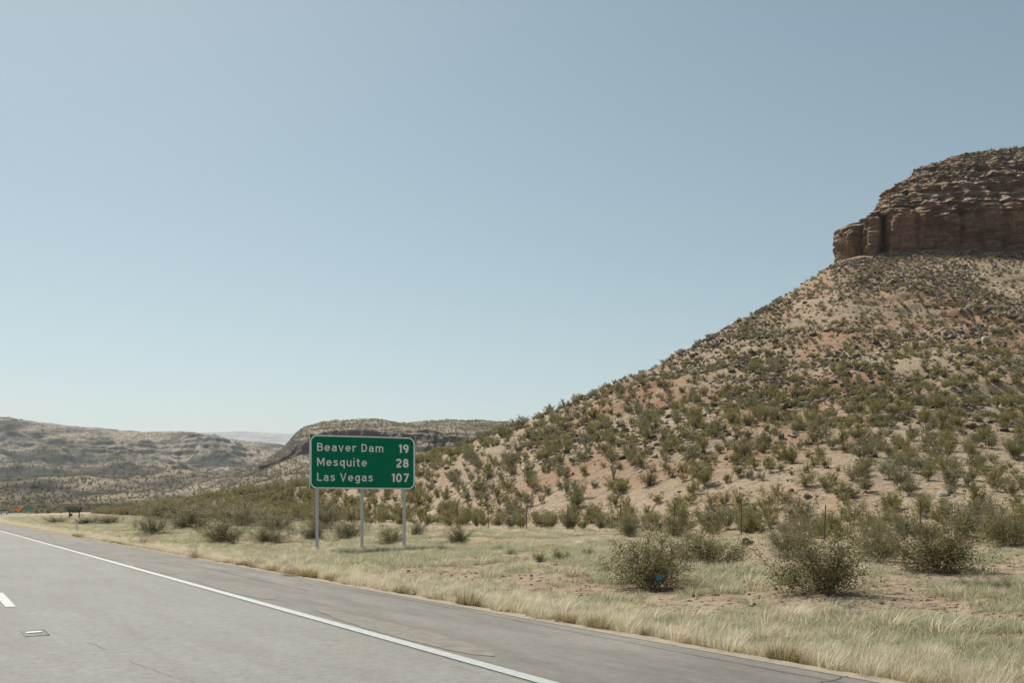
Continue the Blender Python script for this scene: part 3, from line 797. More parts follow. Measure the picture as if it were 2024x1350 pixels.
# debris line at the foot of the cliff
nd = 4200; dpx = r2.uniform(1640, 2150, nd); dpy, dY = ridge(dpx); dy = np.minimum(dY+2, 197.5)-np.abs(r2.normal(size=nd))*5; dx = (dpx-1012)/F*dy
rx = np.concatenate([rx, dx]); ry = np.concatenate([ry, dy]); rz_ = np.concatenate([rz_, H(dx, dy)])
rs = np.clip(r2.lognormal(-1.15, .50, len(rx)), .12, 1.15)*np.where(rz_ < 5, .6, 1)
rpx, rpy = proj(rx, ry, rz_)
vis = (rpx > 5) & (rpx < 2020) & (ry < ridge(rpx)[1]-1); rank = np.argsort(-np.where(vis, rs/ry, 0))
ridx = rank[:280]; rrest = rank[280:]; rsrc = []
for c, i in enumerate(ridx):
    k = c if c < 6 else int(r2.integers(0, 6)); o = bpy.data.objects.new('boulder', ROCK[k]); link(o)
    if c < 6: rsrc.append(o)
    o.location = (rx[i], ry[i], rz_[i]+rs[i]*.12); o.rotation_euler = (r2.normal()*.3, r2.normal()*.3, r2.uniform(0, 6.28)); o.scale = (rs[i]*1.25, rs[i], rs[i]*.9)
    up = rpy[i] < 700; sz_ = 'big' if rs[i] > .9 else 'mid-sized' if rs[i] > .6 else 'small'; bp = float(rpx[i]); dk = k >= 3; pl_ = k == 2; lf = rpx[i] < 1450
    ck = 'dark' if dk else 'pale' if pl_ else 'brown'
    pl = ('right of the big green sign' if bp < 1100 else 'near the pale cactus' if bp < 1300 else 'straight above the blue litter shrub' if bp < 1450 else 'left of the cliff line' if bp < 1640 else
          'under the left end of the cliff' if bp < 1830 else 'by the right edge')
    hg = 'upper' if rpy[i] < 640 else 'middle' if rpy[i] < 800 else 'lower'
    tag(o, f'{sz_} {ck} angular boulder on the {hg} hillside {pl}', 'rock', f'{sz_} {ck} boulders on the {hg} hillside {pl}')
n = len(rrest)
stuff('scree', np.stack([rx[rrest], ry[rrest], rz_[rrest]+rs[rrest]*.08], 1), zrot(n, r2, .3), np.stack([rs[rrest]*1.2, rs[rrest], rs[rrest]*.85], 1), r2.integers(0, 6, n), rsrc,
      'scree of small brown and dark stones over the hillside', 'scree')
print('rocks', len(rx))
far_scatter(Pbutte[:, 140:], 3500, r2, 'ledge_rubble', 'broken rocks lying on the ledges above the cliff', .25, 1.1, rsrc, 2400, .1)
# pebbles on verge
n0 = 9000; A = 7.6+np.abs(r2.normal(size=n0))*7; T = r2.uniform(-6, 90, n0); x, y = to_xy(A, T); m = (y > 4) & (A < 27); x, y = x[m], y[m]
s = np.clip(r2.lognormal(-3.0, .5, len(x)), .02, .16)
stuff('verge_stones', np.stack([x, y, H(x, y)+.005], 1), zrot(len(x), r2, .3), np.stack([s*1.2, s, s*.8], 1), r2.integers(0, 3, len(x)), rsrc[:3], 'loose reddish stones on the verge soil', 'stones')

# ------------------------------------------------------------------ grass
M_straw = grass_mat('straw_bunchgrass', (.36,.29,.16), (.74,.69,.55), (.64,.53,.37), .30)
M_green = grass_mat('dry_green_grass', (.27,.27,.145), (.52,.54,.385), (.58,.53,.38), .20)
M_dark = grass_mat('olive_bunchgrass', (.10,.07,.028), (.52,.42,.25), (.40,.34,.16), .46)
def tuft(name, seed, nb, h, spread, wd, lean=.35, base=.06, mats=None):
    r = np.random.default_rng(seed); V = []; T = []
    for k in range(nb):
        az = r.uniform(0, 6.283); rad = base*math.sqrt(r.uniform()); p = np.array([rad*math.cos(az), rad*math.sin(az), 0])
        L = h*r.uniform(.5, 1.1); tl = abs(r.normal())*spread*.6+.04; out = np.array([math.cos(az), math.sin(az), 0])
        wdv = np.array([-math.sin(az+r.normal()*.8), math.cos(az+r.normal()*.8), 0])*wd
        wind = np.array([lean, .05, 0])
        p1 = p+out*L*.5*math.sin(tl)+np.array([0, 0, L*.5*math.cos(tl)])
        p2 = p1+out*L*.45*math.sin(tl*1.8)+wind*L*.5*r.uniform(.3, 1.2)+np.array([0, 0, L*.42*math.cos(tl*1.5)])
        b = len(V); V += [p-wdv, p+wdv, p1-wdv*.8, p1+wdv*.8, p2]
        T += [(b, b+1, b+3), (b, b+3, b+2), (b+2, b+3, b+4)]
    me = np_mesh(name, np.array(V), np.array(T)); me.materials.append(mats); return me
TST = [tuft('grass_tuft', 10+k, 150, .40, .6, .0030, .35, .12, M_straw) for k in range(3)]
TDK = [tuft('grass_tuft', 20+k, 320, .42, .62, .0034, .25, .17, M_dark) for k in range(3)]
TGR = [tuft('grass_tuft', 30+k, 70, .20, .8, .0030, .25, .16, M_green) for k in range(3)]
r3 = np.random.default_rng(21)
# individual bunches lined up along the shoulder
tufts = []; sources = {'st': [], 'dk': [], 'gr': []}
tt = 2.5; c = 0
while tt < 62 and c < 150:
    tt += r3.uniform(.18, .75)*(1+tt/70); a = A_SH+.12+abs(r3.normal())*.16
    x, y = to_xy(a, tt); x, y = float(x), float(y)
    if y < 6: continue
    kind_ = 'dk' if noise(tt*1.3, 3.0) > .12 else 'st'; k = int(r3.integers(0, 3))
    o = bpy.data.objects.new('grass_tuft', (TDK if kind_ == 'dk' else TST)[k]); link(o); o.location = (x, y, float(H(x, y))-.01)
    s = r3.uniform(.55, .95); o.scale = (s*1.1, s*1.1, s); o.rotation_euler = (0, 0, r3.normal()*.5)
    qx_ = float(proj(x, y, 0)[0]); pl = ('far left below the thicket' if qx_ < 450 else 'left of the big sign' if qx_ < 620 else 'below the big sign' if qx_ < 830 else 'just right of the big sign' if qx_ < 1000 else
          'left of the blue litter shrub' if qx_ < 1200 else 'below the blue litter shrub' if qx_ < 1400 else 'below the dense green shrub' if qx_ < 1640 else 'toward the lower right corner')
    kd = 'olive-based' if kind_ == 'dk' else 'pale straw'
    tag(o, f'{kd} bunch of grass on the shoulder edge, {pl}', 'grass tuft', f'{kd} grass bunches on the shoulder edge {pl}')
    if len(sources[kind_]) < 3 and all(q.data != o.data for q in sources[kind_]): sources[kind_].append(o)
    c += 1
for k in range(3):
    x, y = to_xy(9.5+k*.4, 9.0+k*1.1); o = bpy.data.objects.new('grass_tuft', TGR[k]); link(o); o.location = (float(x), float(y), float(H(x, y))-.01)
    tag(o, 'short grey-green grass tuft in the verge near the lower right corner', 'grass tuft', 'short green tufts near the lower right'); sources['gr'].append(o)
def grass_points(n, amin, amax, r, fn):
    # even in ground area near, thinning with distance
    T = -12 + 240*r.uniform(0, 1, n)**2.0; A = r.uniform(amin, amax, n); x, y = to_xy(A, T); m = (y > 5) & (r.uniform(size=n) < fn(A, T, x, y)); return A[m], T[m], x[m], y[m]
def free(x, y):
    ok = np.ones(len(x), bool)
    for kx, ky, kr in keepout: ok &= np.hypot(x-kx, y-ky) > kr*.5
    return ok
# straw band next to the shoulder
A, T, x, y = grass_points(34000, A_SH+.38, 11.5, r3, lambda A, T, x, y: np.exp(-np.clip(A-8.1, 0, None)/.6)*(.55+.45*sm(fbm(x*.5, y*.5, 3, 2), -.4, .3)))
s = r3.uniform(.32, .78, len(x))*np.interp(A, [7.5, 8.4, 11], [.8, .95, .6])
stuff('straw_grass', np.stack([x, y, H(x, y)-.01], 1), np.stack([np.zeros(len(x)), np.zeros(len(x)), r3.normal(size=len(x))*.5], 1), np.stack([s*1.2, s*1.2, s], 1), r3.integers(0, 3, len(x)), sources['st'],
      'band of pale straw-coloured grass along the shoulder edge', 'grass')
print('straw', len(x))
# grey green verge grass
def gfn(A, T, x, y):
    pat = sm(fbm(x*.22, y*.22, 8, 4, .6), -.12, .28)
    fade = np.interp(A, [8, 9, 15, 20, 26, 30], [.3, 1, 1, .75, .3, 0])
    pat = np.maximum(pat, .8*(1-sm(np.hypot(x+4.5, (y-31.5)*1.2), 3.5, 6.5)))
    return (.05+.85*pat)*fade
A, T, x, y = grass_points(80000, 8.0, 30, r3, gfn); m = free(x, y); x, y, A = x[m], y[m], A[m]
s = r3.uniform(.5, 1.25, len(x)); mixs = r3.uniform(size=len(x)) < .06
stuff('verge_grass', np.stack([x, y, H(x, y)-.01], 1), np.stack([np.zeros(len(x)), np.zeros(len(x)), r3.normal(size=len(x))*.6], 1), np.stack([s*1.3, s*1.3, np.where(mixs, s*.7, s)], 1),
      np.where(mixs, 3+r3.integers(0, 2, len(x)), r3.integers(0, 3, len(x))), sources['gr']+sources['st'][:2], 'low grey-green grass patches on the verge around the sign', 'grass')
print('green', len(x))
# sparse dry grass beyond the fence
A, T, x, y = sample_hill(30000, r3, 27, 140, lambda A, T, x, y: .3*sm(fbm(x*.12, y*.12, 2, 3), -.1, .4)*(crest_ok(x, y)))
s = r3.uniform(.5, 1.2, len(x))
stuff('hill_grass', np.stack([x, y, H(x, y)-.01], 1), zrot(len(x), r3), np.stack([s*1.5, s*1.5, s], 1), r3.integers(0, 3, len(x)), sources['gr'], 'thin dry grass between the bushes on the hillside', 'grass')
# brown dry tumbleweed-like bushes at the shoulder
bt, ft = parts_meshes(bush_geo(900, 30, 3000, .014, 1.2, .9, 1.0, .004)); setm(bt, M_drytwig)
M_dryl = leaf_mat('dry_brown_sprigs', (.33,.235,.15), (.40,.30,.20), (.30,.22,.14)); setm(ft, M_dryl)
for px_, py_, wpx, hpx, lab in ((283,1080,60,26,'pinkish brown dry bush by the shoulder, left of the grass with white litter'), (505,1124,50,30,'brown dry bush in the straw grass by the shoulder below the dark pair'),
        (385,1106,46,26,'brown dry bush by the shoulder below the left dark shrub'), (575,1142,60,30,'reddish brown dry bush by the shoulder left of the big sign'), (1360,1165,60,26,'brown dead brush at the right foot of the blue litter shrub')):
    x, y, z = locate(px_, py_); e = place_parts('dry_bush', (bt, ft), (x, y, z-.02), random.uniform(0, 6), (wpx*y/F,)*2+(hpx*y/F,)); tag(e, lab, 'dry bush', 'dry brown bushes')

# pale cholla on the lower slope
x, y, z = locate(1213, 948)
M_ch = varied('pale_cholla_spines', (.55,.50,.36), (.40,.36,.24), 12, .8, bump=.02)
ch = empty('cholla_cactus', (x, y, z))
tag(ch, 'pale spiny cactus with white-tipped arms among green bushes on the lower slope', 'cactus')
def ball(name, loc, rad, m, parent, sub=3, jag=.18, zs=1.2):
    bm = bmesh.new(); bmesh.ops.create_icosphere(bm, subdivisions=sub, radius=rad)
    for v in bm.verts: v.co *= 1+random.uniform(-jag, jag)
    for v in bm.verts: v.co.z *= zs
    me = bpy.data.meshes.new(name); bm.to_mesh(me); bm.free(); return mobj(name, me, m, parent, loc)
sc = y/F
for dx, dz, rr in ((-4, 26, 4.2), (3.5, 22, 4.0), (0, 16, 3.4), (-2, 9, 3.0)): ball('arm', (dx*sc, 0, dz*sc), rr*sc, M_ch, ch)
tv_, tq_ = tubes([[(0, 0, 0), (0, 0, 12*sc)], [(0, 0, 8*sc), (-4*sc, 0, 22*sc)], [(0, 0, 8*sc), (3.5*sc, 0, 19*sc)]], .09, .06, 6); mobj('trunk', np_mesh('trunk', tv_, tq_), M_stem, ch)

# ------------------------------------------------------------------ fence
M_post = varied('rusty_steel_post', (.13,.065,.04), (.21,.12,.085), 8, .8, bump=.002)
M_wire = mat('barbed_wire', (.20,.17,.15), .5, .6)
fence = empty('wire_fence', tuple(float(v) for v in (*to_xy(28, 20), .4)))
tag(fence, 'barbed wire fence on thin rusty steel posts running along the foot of the slope', 'fence')
pts = []
base = Vector(fence.location)
def box(sx, sy, sz, c=(0, 0, 0)):
    bm = bmesh.new(); bmesh.ops.create_cube(bm, size=1)
    for v in bm.verts: v.co = (v.co.x*sx+c[0], v.co.y*sy+c[1], v.co.z*sz+c[2])
    me = bpy.data.meshes.new('box'); bm.to_mesh(me); bm.free(); return me
def tpost_mesh():
    bm = bmesh.new()
    for sx, sy, cx_, cy_ in ((.048, .006, 0, 0), (.006, .036, 0, .021)):
        g = bmesh.ops.create_cube(bm, size=1)['verts']
        for v in g: v.co = (v.co.x*sx+cx_, v.co.y*sy+cy_, (v.co.z+.5)*1.38-.08)
    for z_ in (.25, .45, .65, .85, 1.05, 1.2):
        g = bmesh.ops.create_cube(bm, size=1)['verts']
        for v in g: v.co = (v.co.x*.012, v.co.y*.01-.007, v.co.z*.02+z_)
    me = bpy.data.meshes.new('fence_post'); bm.to_mesh(me); bm.free(); return me
pm_ = tpost_mesh()
for k in range(-6, 42):
    t_ = 21.0+4.13*k+random.uniform(-.2, .2); x, y = to_xy(28.0, t_); x, y = float(x), float(y)
    if y < 8: continue
    z = float(H(x, y)); o = mobj('fence_post', pm_, M_post, fence, Vector((x, y, z))-base)
    o.rotation_euler = (random.gauss(0, .02), random.gauss(0, .02)+(.09 if k == 13 else 0), TH+random.gauss(0, .2)); o.scale = (1, 1, random.uniform(.94, 1.04)); pts.append((x, y, z))
for hh in (.35, .65, .95, 1.22):
    path = []
    for i in range(len(pts)-1):
        for f in (0, .5): path.append(np.array(pts[i])*(1-f)+np.array(pts[i+1])*f+np.array([0, 0, hh-(.03 if f else 0)])-np.array(base))
    v, q = tubes([path], .004, .004, 4); mobj('wire', np_mesh('wire', v, q), M_wire, fence)

# ------------------------------------------------------------------ big green sign
M_green_s = varied('green_sign_sheeting', (.0,.20,.105), (.0,.175,.092), 2.0, .7, bump=.0005, spec=.12, stretch=(1, 1, 12))
M_white_s = varied('white_sign_legend', (.90,.91,.88), (.86,.87,.84), 6, .5, bump=.0003)
M_galv = varied('galvanised_steel', (.60,.62,.63), (.48,.50,.51), 5, .5, .15, bump=.002, stretch=(1, 1, .2))
M_alu = varied('aluminium_edge', (.70,.71,.71), (.6,.6,.6), 5, .45, .4, bump=.001)
PHI = math.radians(21.5)
SW, SH, SD = 3.66, 1.83, 33.6
sx0 = (612.5-1012)/F*SD                         # left end of the panel
sc_ = (math.cos(PHI), math.sin(PHI))
cxs, cys = sx0+SW/2*sc_[0], SD+SW/2*sc_[1]
sign = empty('distance_sign', (cxs, cys, float(H(cxs, cys))), PHI)
tag(sign, 'large green distance sign on three steel posts listing Beaver Dam, Mesquite and Las Vegas', 'road sign')
zb_ = CAMH+(HOR-966.5)*SD/F - sign.location.z      # bottom of panel above the base
# panel of extruded planks
npl = 6
for k in range(npl):
    h = SH/npl; me = box(SW, .045, h-.003, (0, 0, zb_+h*(k+.5))); me.name = 'panel_plank'
    mobj('panel_plank', me, [M_green_s], sign)
for s_ in (-1, 1):
    me = box(.012, .06, SH+.02, (s_*(SW/2+.007), .004, zb_+SH/2)); mobj('edge_trim', me, M_alu, sign)
# white border with rounded corners
def rrect(w_, h_, r, n=10):
    p = []
    for cx_, cz_, a0 in ((w_/2-r, h_/2-r, 0), (-w_/2+r, h_/2-r, 90), (-w_/2+r, -h_/2+r, 180), (w_/2-r, -h_/2+r, 270)):
        for k in range(n+1):
            a = math.radians(a0+90*k/n); p.append((cx_+r*math.cos(a), cz_+r*math.sin(a)))
    return np.array(p)
o_ = rrect(SW-.012, SH-.012, .23); i_ = rrect(SW-.012-.086, SH-.012-.086, .19); nn = len(o_); zc = zb_+SH/2
V = []
for p, yv in ((o_, -.0262), (i_, -.0262), (o_, -.022), (i_, -.022)):
    V += [(a, yv, b+zc) for a, b in p]
Q = []
for k in range(nn):
    k2 = (k+1) % nn; Q += [(k, k2, nn+k2, nn+k), (k, 2*nn+k, 2*nn+k2, k2), (nn+k, nn+k2, 3*nn+k2, 3*nn+k)]
mobj('border', np_mesh('border', np.array(V), np.array(Q)), M_white_s, sign)
def arc(cx, cy, rx, ry, a0, a1, n=14): return [(cx+rx*math.cos(math.radians(a0+(a1-a0)*k/n)), cy+ry*math.sin(math.radians(a0+(a1-a0)*k/n))) for k in range(n+1)]
GL = {'B': (.60, [[(.08,0),(.08,1)], [(.08,.92),(.32,.92)]+arc(.32,.725,.19,.195,90,-90)+[(.08,.53)], [(.08,.53),(.34,.53)]+arc(.34,.305,.21,.225,90,-90)+[(.08,.08)]]),
 'e': (.58, [[(.08,.37),(.5,.37)]+arc(.29,.37,.22,.29,0,318,22)]),
 'a': (.54, [arc(.26,.50,.19,.17,160,0)+[(.46,0)], [(.46,.42),(.26,.42)]+arc(.26,.245,.19,.175,90,270)+[(.46,.12)]]),
 'v': (.54, [[(.05,.74),(.27,.02),(.49,.74)]]), 'r': (.40, [[(.08,0),(.08,.74)], arc(.34,.38,.26,.28,180,85)+[(.39,.66)]]),
 'D': (.62, [[(.08,0),(.08,1)], [(.08,.92),(.26,.92)]+arc(.26,.5,.28,.42,90,-90)+[(.08,.08)]]),
 'm': (.86, [[(.08,0),(.08,.74)], arc(.255,.5,.175,.17,180,0)+[(.43,0)], arc(.605,.5,.175,.17,180,0)+[(.78,0)]]),
 'M': (.80, [[(.08,0),(.08,1)], [(.72,0),(.72,1)], [(.11,.93),(.4,.25),(.69,.93)]]),
 's': (.50, [[(.43,.56),(.36,.65),(.25,.67),(.13,.64),(.09,.55),(.13,.46),(.27,.39),(.40,.31),(.43,.2),(.37,.11),(.26,.07),(.13,.09),(.06,.18)]]),
 'q': (.56, [arc(.27,.37,.19,.29,0,360,24), [(.48,.74),(.48,-.26)]]), 'u': (.55, [[(.08,.74),(.08,.27)]+arc(.27,.26,.19,.19,180,360)+[(.46,.3)], [(.47,.74),(.47,0)]]),
 'i': (.16, [[(.08,0),(.08,.74)], [(.08,.87),(.08,1.03)]]), 't': (.40, [[(.18,.98),(.18,.22)]+arc(.31,.21,.13,.14,180,270)+[(.38,.07)], [(.02,.67),(.38,.67)]]),
 'L': (.52, [[(.08,1),(.08,.08),(.52,.08)]]), 'V': (.66, [[(.05,1),(.33,.03),(.61,1)]]),
 'g': (.56, [arc(.27,.37,.19,.29,0,360,24), [(.48,.74),(.48,-.03)]+arc(.28,-.05,.2,.14,0,-150)]),
 '1': (.30, [[(.22,0),(.22,1)], [(.22,.92),(.03,.77)]]), '9': (.60, [arc(.3,.68,.21,.23,0,360,24), [(.51,.68),(.50,.45),(.43,.24),(.27,.05)]]),
 '2': (.58, [arc(.29,.68,.21,.24,165,-38)+[(.09,.10)], [(.06,.08),(.55,.08)]]), '8': (.60, [arc(.3,.72,.18,.20,0,360,24), arc(.3,.29,.21,.21,0,360,24)]),
 '0': (.60, [arc(.3,.5,.22,.42,0,360,28)]), '7': (.56, [[(.04,.92),(.50,.92),(.20,0)]]), ' ': (.20, [])}
def text(body, cap, x0, x1, zbase, parent, m, hw=.07, gap=.17, yv=-.0262):
    tot = sum(GL[c][0]+gap for c in body)-gap; sx = (x1-x0)/tot; pen = 0; lay = 0
    for c in body:
        V = []; Q = []
        for path in GL[c][1]:
            closed = np.hypot(path[0][0]-path[-1][0], path[0][1]-path[-1][1]) < 1e-6
            p = np.array([((q[0]+pen)*sx, q[1]*cap) for q in path]); p = p[np.r_[True, np.hypot(*np.diff(p, axis=0).T) > 1e-6]]
            if closed: p = p[:-1]
            n_ = len(p); w_ = hw*cap; L_ = []; R_ = []
            for k in range(n_):
                if closed: a, b = p[k]-p[k-1], p[(k+1) % n_]-p[k]
                else: a = p[k]-p[k-1] if k else p[1]-p[0]; b = p[k+1]-p[k] if k < n_-1 else p[k]-p[k-1]
                a = a/np.linalg.norm(a); b = b/np.linalg.norm(b); na = np.array([-a[1], a[0]]); nb = np.array([-b[1], b[0]]); nn_ = na+nb; nn_ /= np.linalg.norm(nn_)+1e-9
                o__ = nn_*w_/max(nn_ @ na, .45); L_.append(p[k]+o__); R_.append(p[k]-o__)
            b0 = len(V); yq = yv-.0005*(lay % 3); lay += 1
            for a, b in zip(L_, R_): V += [(x0+a[0], yq, zbase+a[1]), (x0+b[0], yq, zbase+b[1])]
            for k in range(n_ if closed else n_-1): k2 = (k+1) % n_; Q.append((b0+2*k, b0+2*k+1, b0+2*k2+1, b0+2*k2))
        if V: mobj('letter', np_mesh('letter', np.array(V), np.array(Q)), m, parent)
        pen += GL[c][0]+gap
def fx(f): return -SW/2+f*SW
cap = .152*SH
for body, fz, f1, num, n0 in (('Beaver Dam', .300, .692, '19', .842), ('Mesquite', .575, .533, '28', .813), ('Las Vegas', .855, .590, '107', .772)):
    text(body, cap, fx(.064), fx(f1), zb_+SH*(1-fz), sign, M_white_s)
    text(num, cap*1.06, fx(n0), fx(.938), zb_+SH*(1-fz-.004), sign, M_white_s, hw=.105, gap=.15)
# I-beam posts with two wind beams
def ibeam(h, w_=.085, d_=.10):
    bm = bmesh.new()
    for sx, sy, cy_ in ((w_, .010, -d_/2), (w_, .010, d_/2), (.008, d_-.012, 0)):
        g = bmesh.ops.create_cube(bm, size=1)['verts']
        for v in g: v.co = (v.co.x*sx, v.co.y*sy+cy_, (v.co.z+.5)*h)
    me = bpy.data.meshes.new('post'); bm.to_mesh(me); bm.free(); return me
for f in (.072, .494, .905):
    lx = fx(f); wx = cxs+lx*math.cos(PHI); wy = cys+lx*math.sin(PHI) ; gz = float(H(wx, wy))-sign.location.z-.25
    o = mobj('post', ibeam(zb_+SH-.15-gz), M_galv, sign, (lx, .11, gz))
for zz_ in (.3, SH-.35):
    mobj('wind_beam', box(SW-.1, .018, .07, (0, .0335, zb_+zz_)), M_galv, sign)

# ------------------------------------------------------------------ brown trapezoid sign
Yb = 138.0; xb = (146.5-1012)/F*Yb; zb2 = float(H(xb, Yb)); k_ = Yb/F
bs_ = empty('wooden_park_sign', (xb, Yb, zb2), .25)
tag(bs_, 'dark brown trapezoid wooden sign with a teal wedge and pale lettering among bushes', 'sign')
M_brn = varied('dark_brown_board', (.045,.030,.022), (.07,.05,.036), 3, .7)
M_teal = mat('teal_paint', (.05,.26,.20), .6); M_cream = mat('pale_lettering', (.55,.50,.42), .6)
def prism(name, poly, y0, y1, m, parent):
    n_ = len(poly); V = [(a, y0, b) for a, b in poly]+[(a, y1, b) for a, b in poly]
    bm = bmesh.new(); vs = [bm.verts.new(v) for v in V]; bm.faces.new(vs[:n_][::-1]); bm.faces.new(vs[n_:])
    for i in range(n_): bm.faces.new((vs[i], vs[(i+1) % n_], vs[n_+(i+1) % n_], vs[n_+i]))
    bmesh.ops.recalc_face_normals(bm, faces=bm.faces); me = bpy.data.meshes.new(name); bm.to_mesh(me); bm.free(); return mobj(name, me, m, parent)
def pz(py_): return CAMH+(HOR-py_)*k_-zb2
def qx(p): return (p-146.5)*k_
prism('board', [(qx(130), pz(1002.3)), (qx(163), pz(1002.3)), (qx(156), pz(1014.2)), (qx(137), pz(1014.2))], -.05, .05, M_brn, bs_)
prism('emblem', [(qx(131.8), pz(1003.2)), (qx(138.5), pz(1003.2)), (qx(134.5), pz(1008.6))], -.062, -.052, M_teal, bs_)
for (x0, z0), (x1, z1) in (((131.2, 1003.0), (162, 1003.0)), ((161.3, 1003.0), (155.5, 1012.8))):
    prism('border', [(qx(x0), pz(z0)), (qx(x1), pz(z1)), (qx(x1-.3), pz(z1+.55)), (qx(x0-.3 if z0 != z1 else x0), pz(z0+.55))], -.060, -.052, M_cream, bs_)
for (x0, x1, zz_) in ((138, 144.5, 1006.6), (145.5, 149, 1006.6), (151.5, 158, 1006.6), (141.5, 147, 1009.2), (148, 154, 1009.2), (139, 145, 1012), (146, 154, 1012)):
    for q in range(int((x1-x0)/1.1)):
        xs = x0+q*1.15; hh = .55+.2*((q*7) % 3); prism('letter', [(qx(xs), pz(zz_+hh)), (qx(xs+.75), pz(zz_+hh)), (qx(xs+.75), pz(zz_-hh)), (qx(xs), pz(zz_-hh))], -.060, -.052, M_cream if zz_ < 1008 else M_teal, bs_)
prism('hanging_board', [(qx(137.5), pz(1015.6)), (qx(144), pz(1015.6)), (qx(142.6), pz(1021)), (qx(137.6), pz(1021))], -.05, .05, M_brn, bs_)
for q in (137.6, 155.5): mobj('post', box(.14, .12, pz(1013)+.3, (qx(q), .12, (pz(1013)+.3)/2-.3)), M_brn, bs_)

# ------------------------------------------------------------------ white marker post, warning sign, green sign, cones, cars, litter
M_wht = mat('white_plastic', (.75,.77,.78), .5)
x, y, z = locate(152, 1053); hm = 25*y/F
mk = empty('marker_post', (x, y, z), TH*0); tag(mk, 'slim white roadside marker post standing in the straw grass', 'marker post')
prism('blade', [(-.055, hm*.30), (.055, hm*.30), (.055, hm), (.03, hm+.02), (-.03, hm+.02), (-.055, hm)], -.008, .008, M_wht, mk)
prism('stake', [(-.03, -.1), (.03, -.1), (.03, hm*.32), (-.03, hm*.32)], -.006, .006, M_galv, mk)
prism('reflector', [(-.035, hm*.80), (.035, hm*.80), (.035, hm*.95), (-.035, hm*.95)], -.014, -.009, mat('amber_reflector', (.45,.12,.03), .4), mk)
M_or = mat('orange_sheeting', (.85,.32,.02), .5); M_blk = mat('black_print', (.02,.02,.02), .5)
Yo = 292.0; xo = (36-1012)/F*Yo; zo = float(H(xo, Yo)); ko = Yo/F
ws = empty('warning_sign', (xo, Yo, zo), .45); tag(ws, 'orange diamond warning sign with black symbol beside the far bend', 'road sign')
hc = CAMH+(HOR-1007)*ko-zo; d_ = 5.9*ko
prism('diamond_panel', [(0, hc-d_), (d_, hc), (0, hc+d_), (-d_, hc)], -.02, .02, M_or, ws)
dd = d_*.30
prism('symbol', [(-dd*.9, hc+.1), (dd*.7, hc+.1), (dd*.7, hc+.1+dd*.7), (-dd*.1, hc+.1+dd*1.25), (-dd*.9, hc+.1+dd*.6)], -.035, -.022, M_blk, ws)
mobj('post', box(.09, .09, hc, (0, .07, hc/2-.1)), M_galv, ws)
Yg_ = 300.0; xg = (57.5-1012)/F*Yg_; zg = float(H(xg, Yg_)); kg = Yg_/F
gs = empty('small_green_sign', (xg, Yg_, zg), .45); tag(gs, 'small teal-green rectangular road sign far off right of the orange diamond', 'road sign')
hc = CAMH+(HOR-1008)*kg-zg
prism('panel', [(-3.6*kg, hc-2.6*kg), (3.6*kg, hc-2.6*kg), (3.6*kg, hc+2.6*kg), (-3.6*kg, hc+2.6*kg)], -.02, .02, mat('teal_green_sheeting', (.01,.28,.17), .5), gs)
for s_ in (-1, 1): mobj('post', box(.08, .08, max(hc, .6), (s_*2.2*kg, .065, max(hc, .6)/2-.1)), M_galv, gs)
for px_, py_, wpx, lab in ((27, 1009, 3.4, 'tiny orange construction panel left of the orange diamond sign'), (5.5, 1009.5, 3.2, 'tiny orange construction panel at the far left edge beyond the cars')):
    Yc_ = 350.0; xc = (px_-1012)/F*Yc_; kc = Yc_/F; zc_ = float(H(xc, Yc_))
    cp = empty('barricade_panel', (xc, Yc_, zc_)); tag(cp, lab, 'barricade'); hc = CAMH+(HOR-py_)*kc-zc_
    prism('panel', [(-wpx/2*kc, hc-2*kc), (wpx/2*kc, hc-2*kc), (wpx/2*kc, hc+2*kc), (-wpx/2*kc, hc+2*kc)], -.03, .03, M_or, cp)
    prism('stand', [(-.25, 0), (.25, 0), (.05, .15), (.05, hc-2*kc), (-.05, hc-2*kc), (-.05, .15)], -.02, .02, M_galv, cp)
def car(paint, dark, px_, t_, a_, lab):
    x, y = to_xy(a_, t_); x, y = float(x), float(y)
    e = empty('car', (x, y, .0), TH-(t_-T0)/RAD); tag(e, lab, 'car')
    def shell(name, prof, w0, w1, m):
        bm = bmesh.new(); L_ = []; R_ = []
        for (q, zq, f) in prof: ww = w0+(w1-w0)*f; L_.append(bm.verts.new((-ww/2, q, zq))); R_.append(bm.verts.new((ww/2, q, zq)))
        bm.faces.new(L_); bm.faces.new(R_[::-1]); n_ = len(prof)
        for i in range(n_): bm.faces.new((L_[i], R_[i], R_[(i+1) % n_], L_[(i+1) % n_]))
        bmesh.ops.recalc_face_normals(bm, faces=bm.faces); me = bpy.data.meshes.new(name); bm.to_mesh(me); bm.free(); return mobj(name, me, m, e)
    shell('body', [(-2.2, .3, 0), (-2.25, .75, 0), (-2.1, 1.0, .3), (-1.2, 1.02, .3), (1.0, .98, .3), (2.1, .8, .3), (2.2, .35, 0)], 1.8, 1.66, paint)
    shell('cabin', [(-2.0, 1.0, 0), (-1.5, 1.46, 1), (.1, 1.48, 1), (.9, 1.0, 0)], 1.6, 1.25, dark)
    prism('roof', [(-.62, 1.475), (.62, 1.475), (.6, 1.52), (-.6, 1.52)], -1.4, .05, paint, e)
    for s_ in (-1, 1):
        prism('taillight', [(s_*.75-.13, .72), (s_*.75+.13, .72), (s_*.75+.13, .92), (s_*.75-.13, .92)], -2.27, -2.22, mat('red_lens', (.5,.02,.015), .3), e)
        for q in (-1.35, 1.35):
            bm = bmesh.new(); bmesh.ops.create_cone(bm, cap_ends=True, segments=16, radius1=.33, radius2=.33, depth=.22)
            for v in bm.verts: v.co = (v.co.z, v.co.x, v.co.y)
            me = bpy.data.meshes.new('wheel'); bm.to_mesh(me); bm.free(); mobj('wheel', me, M_blk, e, (s_*.8, q, .33))
